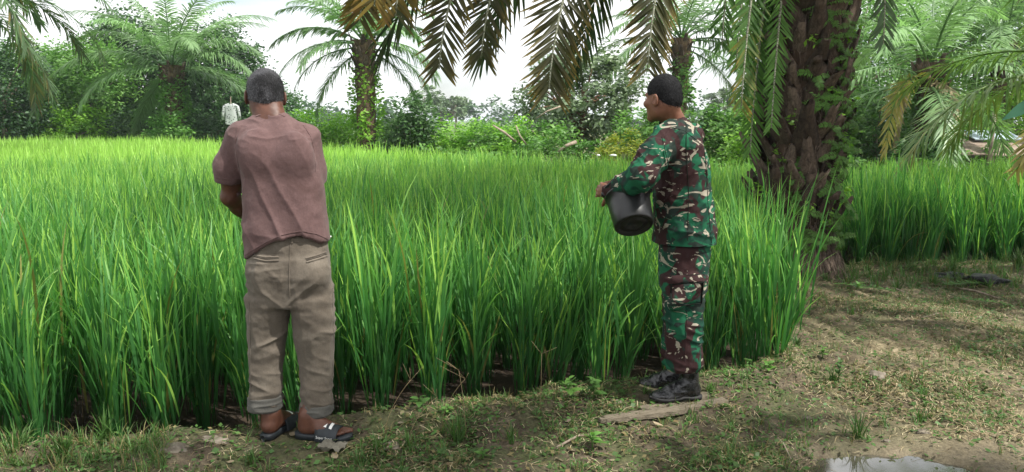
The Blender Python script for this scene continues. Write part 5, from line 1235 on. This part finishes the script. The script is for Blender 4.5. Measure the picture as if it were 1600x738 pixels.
def foldP(V):
    x, y, z = V.T; cx = A(454, 470)[0]; s_ = np.sign(x - cx)
    kn = np.exp(-((z - .50) / .13) ** 2); seat = np.exp(-((z - .70) / .08) ** 2); an = np.exp(-((z - .2) / .12) ** 2); hp = np.exp(-((z - .84) / .08) ** 2)
    f = .011 * (ridged(np.stack([x * .35, y * .35, z + .5 * np.abs(x - cx)], -1), 22, 1) - .3) * kn + .011 * (ridged(np.stack([x * .5, y * .3, z - .9 * np.abs(x - cx)], -1), 16, 5) - .3) * seat
    f += .010 * (ridged(np.stack([x * .4, y * .4, z + .35 * x], -1), 26, 7) - .3) * an + .008 * (ridged(np.stack([x, y, z * .3], -1), 13, 9) - .3) + .005 * (ridged(V, (12, 12, 40), 11) - .3) * hp + .003 * (vn(V, 50, 3) - .5)
    return f
trou, bvP = skin_obj(sd, 'trousers', PT.m, rootA, foldP, 2)
CF = cloth('cuff_cotton', [(.2, (.07, .068, .06)), (.8, (.125, .12, .108))], 1100)
for (rows, sx) in (([(638, 387, 442, .0, .082), (629, 387, 442, .0, .083), (616, 388, 441, .0, .080)], 0), ([(647, 468, 521, .0, .081), (638, 468, 521, .0, .082), (627, 469, 520, .0, .079)], 1)):
    c = row(*rows[1]); sd = grid((c[1] - .12, c[2] - .12, c[0] - .06), (c[1] + .12, c[2] + .12, c[0] + .07), .004); sd.loft([row(*q) for q in rows], .005, p=2.2)
    skin_obj(sd, 'cuff', CF.m, trou, lambda V: .006 * (ridged(V, (9, 9, 45), 3 + sx) - .3) + .003 * (vn(V, 40, 2) - .5), 1).__class__
for o in [q for q in COL.objects if q.name.startswith('cuff') and q.parent == trou]: pass
PD = plain('pocket_shadow_lining', (.075, .064, .052), .9, .1)
def patch(bvh, poly, nm, mat, par, off=.002, n=10):
    """cloth patch: four corner pixels, laid on the garment"""
    p4 = np.array(poly, float); mb = MB(); V = []
    for u in np.linspace(0, 1, n):
        for v in np.linspace(0, 1, n):
            q = (1 - u) * (1 - v) * p4[0] + u * (1 - v) * p4[1] + u * v * p4[2] + (1 - u) * v * p4[3]; edge = min(u, 1 - u, v, 1 - v) < 1e-6
            h = cast(bvh, q[0], q[1], off if not edge else -.002); 
            if h is None: return None
            V.append(h[0])
    i = np.arange(n - 1)[:, None] * n + np.arange(n - 1)[None]; mb.add(np.array(V) - wl(par), np.stack([i, i + n, i + n + 1, i + 1], -1).reshape(-1, 4)); return mb.build(nm, mat, par)
for (pth, w_, nm) in (([(396, 399), (414, 402), (436, 402)], .009, 'pocket_welt'), ([(397, 404), (415, 408), (436, 407)], .009, 'pocket_welt'), ([(478, 404), (495, 399), (509, 394)], .009, 'pocket_welt'), ([(479, 410), (496, 405), (511, 400)], .009, 'pocket_welt'),
                      ([(455, 372), (453, 395), (452, 420), (452, 445), (453, 465)], .005, 'back_seam'), ([(390, 384), (420, 381), (455, 378), (490, 377), (512, 380)], .004, 'waist_seam'), ([(389, 470), (391, 520), (392, 570), (392, 612)], .004, 'side_seam'), ([(519, 450), (521, 510), (520, 560), (518, 620)], .004, 'side_seam')):
    seam(bvP, pth, w_, nm, PT.m, trou, .003 if w_ > .006 else .0018)
for (pth) in ([(397, 401.5), (415, 405), (436, 404.5)], [(479, 407), (496, 402), (510, 397)]): seam(bvP, pth, .004, 'pocket_opening', PD, trou, .0022)
for x_ in (400, 456, 498): seam(bvP, [(x_, 366), (x_ + .5, 372), (x_, 380)], .013, 'belt_loop', PT.m, trou, .004)
# sandals
RUB = plain('dark_blue_rubber', (.022, .027, .032), .55, .4, 60); WHT = plain('white_print', (.75, .75, .72), .6)
TXT = None
def sandal(heel, d, side, label, text=False):
    root_ = empty('sandal', (heel[0], heel[1], heel[2] - .026), label, 'sandal', 'sandals')
    if 'group' in root_: del root_['group']
    root_.rotation_euler = (0, 0, math.atan2(d[1], d[0])); mb = MB(); s_ = np.linspace(0, 1, 22); L = .285
    wl = np.interp(s_, [0, .04, .15, .4, .7, .9, .97, 1], [.008, .026, .036, .033, .047, .038, .022, .006]); V = []
    for q in range(22):
        x = -.02 + L * s_[q]; up = .010 * sst(.8, 1, s_[q])
        V += [[x, -wl[q] * .94, up], [x, -wl[q], .02 + up], [x, -wl[q] * .9, .028 + up], [x, wl[q] * .9, .028 + up], [x, wl[q], .02 + up], [x, wl[q] * .94, up]]
    i = np.arange(21)[:, None] * 6; j = np.arange(6)[None]; j2 = (j + 1) % 6; mb.add(V, np.stack([i + j, i + j2, i + 6 + j2, i + 6 + j], -1).reshape(-1, 4)); mb.f += [np.array([[0, 1, 2, 3, 4, 5]]), np.array([[5, 4, 3, 2, 1, 0]]) + 126]
    mb.build('sole', RUB, root_)
    mb = MB(); n = 18; a = np.linspace(-.12, math.pi + .12, n); V = []
    for x, k, hh in ((.100, .95, .072), (.12, 1, .074), (.155, 1.06, .064), (.19, 1.10, .052), (.205, 1.08, .047)):
        for th in (0, .005):
            for q in range(n): V.append([x - .012 * math.cos(a[q]) * 0, (.049 * k + th) * math.cos(a[q]), .014 + (hh + th) * max(-.2, math.sin(a[q])) ** 1.0 if math.sin(a[q]) > 0 else .014 + .05 * math.sin(a[q])])
    V = np.array(V).reshape(5, 2, n, 3); F = []
    idx = lambda r_, s1, q: (r_ * 2 + s1) * n + q
    for r_ in range(4):
        for q in range(n - 1):
            F.append([idx(r_, 1, q), idx(r_ + 1, 1, q), idx(r_ + 1, 1, q + 1), idx(r_, 1, q + 1)]); F.append([idx(r_, 0, q), idx(r_, 0, q + 1), idx(r_ + 1, 0, q + 1), idx(r_ + 1, 0, q)])
    for q in range(n - 1): F.append([idx(0, 0, q), idx(0, 1, q), idx(0, 1, q + 1), idx(0, 0, q + 1)]); F.append([idx(4, 0, q), idx(4, 0, q + 1), idx(4, 1, q + 1), idx(4, 1, q)])
    mb.add(V.reshape(-1, 3), F); stp = mb.build('strap', RUB, root_)
    for k in range(3):     # white bars across the strap
        mb = MB(); x = .112 + .026 * k; V = []
        for q in np.linspace(.95, 1.65, 7):
            for xx in (x, x + .013):
                kk_ = np.interp(xx, [.1, .12, .155, .19], [.95, 1, 1.06, 1.10]); h_ = np.interp(xx, [.1, .12, .155, .19], [.072, .074, .064, .052]); V.append([xx, -(.049 * kk_ + .0065) * math.cos(q), .014 + (h_ + .0065) * math.sin(q)])
        i = np.arange(6) * 2; mb.add(np.array(V), np.stack([i, i + 1, i + 3, i + 2], -1)); mb.build('white_bar', WHT, stp)
    if text:
        cu = bpy.data.curves.new('lettering', 'FONT'); cu.body = 'Super Sport'; cu.size = .017; cu.extrude = .0003; cu.align_x = 'CENTER'
        to = bpy.data.objects.new('lettering', cu); COL.objects.link(to); dg = bpy.context.evaluated_depsgraph_get(); me = bpy.data.meshes.new_from_object(to.evaluated_get(dg)); bpy.data.objects.remove(to)
        me.materials.clear(); me.materials.append(WHT); o = inst(me, 'lettering', stp, (.152, -.0605, .026), (math.radians(82), 0, -.06))
    return root_
sandal(heR, dR, 1, 'dark slide sandal with white bars, right foot of the man in brown', True)
sandal(heL, dL, -1, 'dark slide sandal on the left foot of the man in brown, pointing away')
# thin white stick in his hands, its tip showing at the hip
mb = MB(); tube(mb, [A(415, 356, .42), A(517, 370, .12)], .004, 8); tag(mb.build('white_stick', WHT), 'thin white stick held by the man in brown, its tip at his right hip', 'stick')
# ================================================================== soldier
YB = 3.88
def B(px, py, dy=0.0): return P(px, py, YB + dy)
def zB(py): return P(1060, py, YB)[2]
def rowB(py, l, r_, cy, ry):
    a_, b_ = B(l, py, cy), B(r_, py, cy); return (a_[2], (a_[0] + b_[0]) / 2, YB + cy, (b_[0] - a_[0]) / 2, ry)
rootB = empty('person', (float(B(1066, 600)[0]), YB, 0), 'soldier in green and brown camouflage uniform with short black hair, holding a black bucket', 'person')
# camouflage cloth
def camo():
    m = Mat('camouflage_cloth'); o = m.obj()
    n1 = m.noise(6, 2.0, .5, 1.3, loc=(1.3, 0, 0), scale3=(1, 1, .8), rot=(0, .5, 0)); n2 = m.noise(7.5, 2, .5, 1.6, loc=(5, 3, 2), scale3=(1.0, 1, 1.5), rot=(0, -.7, 0))
    n3 = m.noise(12.5, 2.2, .55, 2.4, loc=(2, 8, 1), scale3=(.6, .6, 1.25), rot=(.2, 1.0, .3)); n4 = m.noise(9, 2, .5, 1.0, loc=(7, 1, 4)); n5 = m.noise(40, 3, .6)
    c = m.mix(m.ramp(n4, [(.44, (0, 0, 0)), (.52, (1, 1, 1))]), (.008, .045, .028, 1), (.012, .10, .048, 1))
    c = m.mix(m.ramp(n2, [(.545, (0, 0, 0)), (.555, (1, 1, 1))]), c, (.018, .03, .024, 1))
    c = m.mix(m.ramp(n1, [(.52, (0, 0, 0)), (.53, (1, 1, 1))]), c, (.034, .015, .015, 1))
    c = m.mix(m.ramp(n3, [(.615, (0, 0, 0)), (.625, (1, 1, 1))]), c, (.30, .27, .21, 1))
    g = m.noise(220, 2); h = m.noise(40, 4, .6, .6); c = m.mix(.4, c, m.ramp(g, [(.3, (.8,) * 3), (.7, (1.15,) * 3)]), 'MULTIPLY')
    m.base(c, .85, .2); m.bump(m.math('ADD', g, m.math('MULTIPLY', h, 2)), .3, .003); return m.m
CAMO = camo()
hB = B(1035, 153.5, -.01); fB = unit([-.74, .67, -.06]); uB = unit([-.04, .02, 1]); gB = .95
sd = grid((.38, 3.50, -.01), (1.06, 4.22, 1.72), (.0042, .0042, .006), [(.93, 1.2, .0035), (1.40, 1.71, .0035)])
pB, MB_ = add_head(sd, hB, fB, uB, gB, .94)
nb = B(1056, 196, .02); sd.cap(pB(-.03, 0, -.05), nb, .050, .058, .03)
sd.loft([rowB(420, 1040, 1098, 0, .10), rowB(380, 1036, 1104, 0, .11), rowB(300, 1034, 1096, 0, .12), rowB(230, 1034, 1090, 0, .13), rowB(205, 1040, 1078, .01, .1)], .03)
sL, eL, wL = B(1037, 217, -.13), B(1003, 275, -.24), B(957, 300, -.07)
sR, eR, wR = B(1082, 217, .13), B(1042, 282, .26), B(968, 290, .24)
for (s0, e0, w0) in ((sL, eL, wL), (sR, eR, wR)): sd.cap(s0, e0, .046, .038, .03); sd.cap(e0, w0, .038, .027, .02)
add_hand(sd, wL + unit(wL - eL) * .012, unit([-.50, .80, .12]), unit([.85, .5, -.15]), 1, .55, 1.0, .95)
add_hand(sd, wR + unit(wR - eR) * .01, unit([-.85, -.42, .12]), [.1, -.5, -.85], -1, .9, .8, .95)
kB1, kB2 = B(1070, 490, -.09), B(1062, 488, .12)
aB1 = np.array([.925, 3.825, .11]); aB2 = np.array([.893, 4.03, .10])
for (h0, k0, a0) in ((B(1068, 420, -.07), kB1, aB1), (B(1068, 420, .08), kB2, aB2)): sd.cap(h0, k0, .062, .046, .04); sd.cap(k0, a0, .044, .030, .02); sd.cap(a0, a0 - [.08, 0, .06], .026, .022, .02)
bodyB, _ = skin_obj(sd, 'body', SKIN_B, rootB, lambda V: .001 * (vn(V, 60, 2) - .5), 1)
eyes(rootB, pB, MB_, gB)
sd = grid(hB - .14, hB + .15, .003)
sd.ell(pB(-.012, 0, .032), (.094 * gB, .0745 * gB, .0925 * gB), MB_, .005); sd.ell(pB(-.045, 0, -.012), (.061 * gB, .066 * gB, .058 * gB), MB_, .02)
sd.plane(pB(.066, 0, .045), MB_[0] * .9 - MB_[2] * .44); sd.plane(pB(-.03, 0, -.052), -MB_[2] + MB_[0] * .35)
for b in (-1, 1): sd.ell(pB(.022, .085 * b, -.022), (.040 * gB, .03, .046 * gB), MB_, .008, True)
hoB, _ = skin_obj(sd, 'hair', HAIR_B, rootB, lambda V: .0020 * (vn(V, 170, 3) - .5), 1, lambda V: np.clip(.35 + .5 * (vn(V, 60, 1) - .5) + .5 * sst(.0, -.05, (V - hB) @ MB_[2]), 0, 1))

strands(hoB, 9000, 2, .007, (.3, -.2, -.8))
# jacket
sd = grid((.40, 3.48, .83), (1.10, 4.25, 1.52), .0048)
J = [rowB(400, 1026, 1118, 0, .155), rowB(385, 1025, 1118, 0, .157), rowB(350, 1025, 1114, 0, .155), rowB(320, 1025, 1109, 0, .152), rowB(285, 1024, 1106, 0, .155), rowB(250, 1021, 1103, 0, .168), rowB(225, 1022, 1095, 0, .175), rowB(210, 1027, 1087, 0, .160), rowB(198, 1034, 1080, .0, .125), rowB(188, 1040, 1073, .0, .085)]
sd.loft(J, .02, p=2.3)
sd.cap(sL + [.02, .03, .01], sL + (eL - sL) * .5, .070, .066, .045); sd.cap(sL + (eL - sL) * .5, eL, .066, .062, .03); sd.cap(eL, eL + (wL - eL) * .6, .061, .053, .025); sd.cap(eL + (wL - eL) * .6, wL, .053, .043, .02)
sd.cap(sR + [-.02, -.03, .01], eR, .068, .058, .045); sd.cap(eR, wR, .056, .042, .02)
cut_tube(sd, wL + unit(wL - eL) * .022, unit(wL - eL), .08); cut_tube(sd, wR + unit(wR - eR) * .02, unit(wR - eR), .08)
X3 = sd.x[:, None, None]; Z3 = sd.z[None, None, :]; u_ = (X3 - B(1025, 385)[0]) / (B(1118, 385)[0] - B(1025, 385)[0])
hem = np.interp(u_, [0, .5, 1], [zB(394), zB(391), zB(384)]); sd.F = np.maximum(sd.F, np.minimum(hem - Z3, 1).astype(np.float32) * np.ones_like(sd.F))
sd.cap(pB(-.02, 0, -.08), B(1056, 192, .02), .05, .054, .004, True)
def foldJ(V):
    x, y, z = V.T; q = np.stack([x * .8 + .5 * (z - 1.2), y * .8, z * .35], -1)
    f = .010 * (ridged(q, 15, 21) - .3) + .007 * (ridged(np.stack([x - .6 * z, y, z * .6], -1), 24, 24) - .3) + .010 * (ridged(np.stack([x * .4, y * .4, z + .3 * x], -1), 17, 28) - .3) * (1 - sst(1.05, 1.15, z))
    arm = 1 - sst(.68, .78, x); f += .008 * (ridged(np.stack([x + .5 * z, y * .3, z * .4], -1), 30, 31) - .3) * arm
    return f + .003 * (vn(V, 60, 3) - .5)
jack, bvJ = skin_obj(sd, 'jacket', CAMO, rootB, foldJ, 2)
# collar
sd = grid((.60, 3.70, 1.36), (.98, 4.05, 1.54), .004)
cc = B(1052, 186, .012); sd.loft([(cc[2] - .035, cc[0] + .004, cc[1], .075, .082), (cc[2] - .005, cc[0], cc[1], .070, .074), (cc[2] + .018, cc[0] - .010, cc[1] + .003, .063, .066)], .005, p=2.1)
sd.plane(cc + [0, 0, .016], unit([-.36, .12, 1]) ); sd.cap(pB(-.02, 0, -.06), nb, .0575, .062, .003, True)
skin_obj(sd, 'collar', CAMO, rootB, lambda V: .003 * (ridged(V, 20, 3) - .3), 1)
for (pth, w_, nm) in (([(1042, 205), (1036, 228), (1040, 255), (1048, 275)], .005, 'shoulder_seam'), ([(1048, 198), (1070, 205), (1092, 222)], .004, 'yoke_seam'), ([(1026, 388), (1060, 388), (1095, 385), (1114, 381)], .004, 'hem_stitching')): seam(bvJ, pth, w_, nm, CAMO, jack, .002)
patch(bvJ, [(1014, 205), (1025, 206), (1022, 226), (1012, 223)], 'shoulder_patch', plain('dark_badge', (.03, .02, .02), .7), jack, .004, 6)
patch(bvJ, [(1018, 206), (1028, 209), (1027, 213), (1017, 210)], 'badge', plain('pale_badge', (.5, .45, .42), .7), jack, .006, 5)
# cuff band with a buckle-like fold
# trousers
sd = grid((.62, 3.60, .10), (1.08, 4.20, .98), .0046)
sd.loft([rowB(452, 1033, 1103, 0, .145), rowB(420, 1031, 1106, 0, .145), rowB(380, 1032, 1108, 0, .14)], .02, p=2.3)
sd.loft([rowB(578, 1042, 1093, -.08, .068), rowB(568, 1040, 1096, -.08, .076), rowB(545, 1041, 1095, -.085, .074), rowB(500, 1040, 1097, -.085, .078), rowB(460, 1036, 1100, -.08, .092), rowB(430, 1034, 1103, -.075, .1)], .02, p=2.2)
sd.loft([rowB(568, 1034, 1078, .13, .066), rowB(555, 1034, 1082, .13, .072), rowB(520, 1036, 1086, .12, .074), rowB(480, 1036, 1092, .10, .085), rowB(440, 1034, 1098, .08, .1)], .02, p=2.2)
sd.cap(B(1056, 474, -.175), B(1085, 440, -.165), .042, .040, .02)
def foldT(V):
    x, y, z = V.T; kn = np.exp(-((z - .42) / .12) ** 2); bt = np.exp(-((z - .24) / .06) ** 2)
    return .009 * (ridged(np.stack([x * .4, y * .4, z + .4 * x], -1), 22, 41) - .3) * (.5 + kn) + .010 * (ridged(V, (9, 9, 30), 43) - .3) * bt + .007 * (ridged(V * [1, 1, .35], 14, 44) - .3) + .003 * (vn(V, 50, 3) - .5)
trB, bvT = skin_obj(sd, 'trousers', CAMO, rootB, foldT, 2)
patch(bvT, [(1046, 434), (1100, 430), (1100, 441), (1046, 445)], 'pocket_flap', CAMO, trB, .012, 12); patch(bvT, [(1048, 444), (1098, 440), (1096, 474), (1048, 478)], 'cargo_pocket', CAMO, trB, .007, 12)
DRK = plain('dark_stitching', (.012, .016, .013), .9, .1)
for pth in ([(1046, 445), (1072, 443), (1099, 441)], [(1047, 434), (1072, 432), (1099, 430)], [(1049, 477), (1072, 476), (1096, 474)], [(1050, 445), (1049, 477)], [(1097, 442), (1095, 474)]): seam(bvT, pth, .005, 'pocket_edge', DRK, trB, .008 if pth[0][1] < 446 else .006)
for pth in ([(1100, 232), (1104, 270), (1106, 320), (1112, 380)], [(1072, 192), (1072, 240), (1076, 300), (1074, 388)], [(1046, 262), (1040, 240), (1034, 214)]): seam(bvJ, pth, .004, 'jacket_seam', DRK, jack, .0015)
seam(bvT, [(1074, 480), (1072, 520), (1070, 565)], .004, 'side_seam', CAMO, trB, .002)
# shoes
LEA = Mat('black_leather'); f = LEA.noise(35, 5, .6, .8); LEA.base(LEA.ramp(f, [(.3, (.006, .006, .007)), (.7, (.022, .022, .024))]), LEA.ramp(f, [(.3, (.15,) * 3), (.7, (.4,) * 3)]), .6); LEA.bump(f, .5, .004)
SOLE = plain('black_rubber', (.012, .012, .012), .7)
LACE = plain('black_lace', (.02, .02, .022), .8)
def shoe(heel, d, top, label, L=.275, zb=0.02):
    root_ = empty('shoe', (heel[0], heel[1], zb), label, 'shoe'); root_.rotation_euler = (0, 0, math.atan2(d[1], d[0])); sd = grid((-.05, -.09, -.02), (L + .04, .09, .24), .0034)
    sd.ell((.045, 0, .045), (.050, .037, .045), None, .02); sd.ell((.11, 0, .04), (.085, .036, .042), None, .03); sd.ell((L - .075, .002, .026), (.080, .048, .032), None, .03); sd.cap((.06, 0, .09), (.155, 0, .050), .036, .028, .03)
    sd.cap((.055, 0, .07), (.060, 0, .25), .043, .046, .02); sd.plane((0, 0, .012), (0, 0, -1)); sd.plane((0, 0, .215), (0, 0, 1))
    V, Fq = sd.net(); V = relax(V, Fq, 1); V = V + vnormals(V, Fq) * (.0045 * (ridged(V, (40, 16, 40), 5) - .3) * sst(.05, .1, V[:, 0]) * (1 - sst(.16, .22, V[:, 0])) + .002 * (vn(V, 50, 1) - .5))[:, None]
    mb = MB(); mb.add(V, Fq); up = mb.build('upper', LEA.m, root_)
    mb = MB(); s_ = np.linspace(0, 1, 24); wl = np.interp(s_, [0, .04, .15, .4, .7, .9, .97, 1], [.012, .032, .042, .038, .053, .043, .026, .008]); VV = []
    for q in range(24):
        x = -.010 + (L + .02) * s_[q]; u0 = .014 * sst(.75, 1, s_[q]) + (.006 if .3 < s_[q] < .42 else 0)
        VV += [[x, -wl[q] * .97, u0], [x, -wl[q], .02 + u0 * .6], [x, wl[q], .02 + u0 * .6], [x, wl[q] * .97, u0]]
    i = np.arange(23)[:, None] * 4; j = np.arange(4)[None]; j2 = (j + 1) % 4; mb.add(VV, np.stack([i + j, i + j2, i + 4 + j2, i + 4 + j], -1).reshape(-1, 4)); mb.f += [np.array([[0, 1, 2, 3]]), np.array([[3, 2, 1, 0]]) + 92]; mb.build('sole', SOLE, root_)
    for k in range(5):
        x = .088 + .020 * k; z = .108 - .0135 * k; mb = MB(); tube(mb, [(x, -.030, z - .018), (x + .004, -.012, z), (x + .006, .010, z + .002), (x + .004, .030, z - .016)], .0028, 6); mb.build('lace', LACE, root_)
    return root_
dS = unit([-.97, -.14, 0]); dS2 = unit([-.98, .06, 0])
h1 = G(1094, 632, .022); h1[1] = 3.86; h1 = np.array([.978, 3.835, .022]); h2 = np.array([(1064 - 800) / 1200 * 4.02 / .958 + .03, 4.03, .0])
shoe(h1, dS, None, 'black leather shoe on the soldier\'s nearer foot, standing on the plank', .262, .018); shoe(h2, dS2, None, 'black leather shoe on the soldier\'s farther foot', .262, .0)

# bucket: lathe with an outward rim, ribs and a ringed bottom
BK = Mat('black_bucket_plastic'); f = BK.noise(30, 4, .6); BK.base((.008, .0085, .009, 1), BK.ramp(f, [(.3, (.28,) * 3), (.7, (.45,) * 3)]), .5); BK.bump(f, .1, .002); BK.l(BK.mix(BK.ramp(BK.noise(9, 6, .7, .8), [(.55, (0, 0, 0)), (.75, (.35,) * 3)]), (.009, .0095, .010, 1), (.10, .085, .065, 1)), BK.p.inputs['Base Color'])
bc = P(991, 353, YB - .20); ax = unit([-.10, .66, .75]); e1 = unit(np.cross(ax, [1, 0, 0])); e2 = np.cross(ax, e1)
prof = [(0, .010), (.028, .010), (.032, .004), (.052, .004), (.056, .010), (.074, .010), (.080, .0), (.092, .0), (.096, .006), (.100, .06), (.104, .12), (.1075, .168), (.113, .170), (.114, .178), (.109, .182), (.112, .205), (.120, .207), (.121, .214), (.113, .216), (.108, .205), (.102, .12), (.095, .016), (0, .016)]
na = 48; a = np.arange(na) * 6.2832 / na; V = np.array([[ax * h + (e1 * math.cos(q) + e2 * math.sin(q)) * r_ for q in a] for r_, h in prof]); n_ = len(prof)
broot = empty('bucket', bc, 'black plastic bucket held tilted under the soldier\'s arm, its ringed bottom showing', 'bucket')
i = np.arange(n_ - 1)[:, None] * na; j = np.arange(na)[None]; j2 = (j + 1) % na; mb = MB(); mb.add(V.reshape(-1, 3), np.stack([i + j, i + j2, i + na + j2, i + na + j], -1).reshape(-1, 4)); mb.build('shell', BK.m, broot)
hd = MB(); tp = ax * .200; q = np.linspace(0, math.pi, 20); pts_ = np.array([tp + e2 * .122 * math.cos(t_) + (e1 * -.5 + ax * .75) * .12 * math.sin(t_) for t_ in q]); pass
mb = MB()
for s_ in (-1, 1): box(mb, tp + e2 * .118 * s_, (.02, .02, .02))
mb.build('handle_lug', BK.m, broot)

# ------------------------------------------------------------------ thin haze over the whole place
mb = MB(); v = np.array([[x, y, z] for z in (-2.5, 12.0) for y in (-310, 1510) for x in (-910, 910)], float)
mb.add(v, [[0, 2, 3, 1], [4, 5, 7, 6], [0, 1, 5, 4], [2, 6, 7, 3], [0, 4, 6, 2], [1, 3, 7, 5]])
hz_m = bpy.data.materials.new('haze'); hz_m.use_nodes = True; q = hz_m.node_tree; q.nodes.clear()
ho = q.nodes.new('ShaderNodeOutputMaterial'); hv = q.nodes.new('ShaderNodeVolumePrincipled'); q.links.new(hv.outputs[0], ho.inputs['Volume'])
hv.inputs['Color'].default_value = (.85, .92, 1, 1); hv.inputs['Density'].default_value = .0007; hv.inputs['Anisotropy'].default_value = .2
tag(mb.build('haze', hz_m, None, False), kind='stuff')
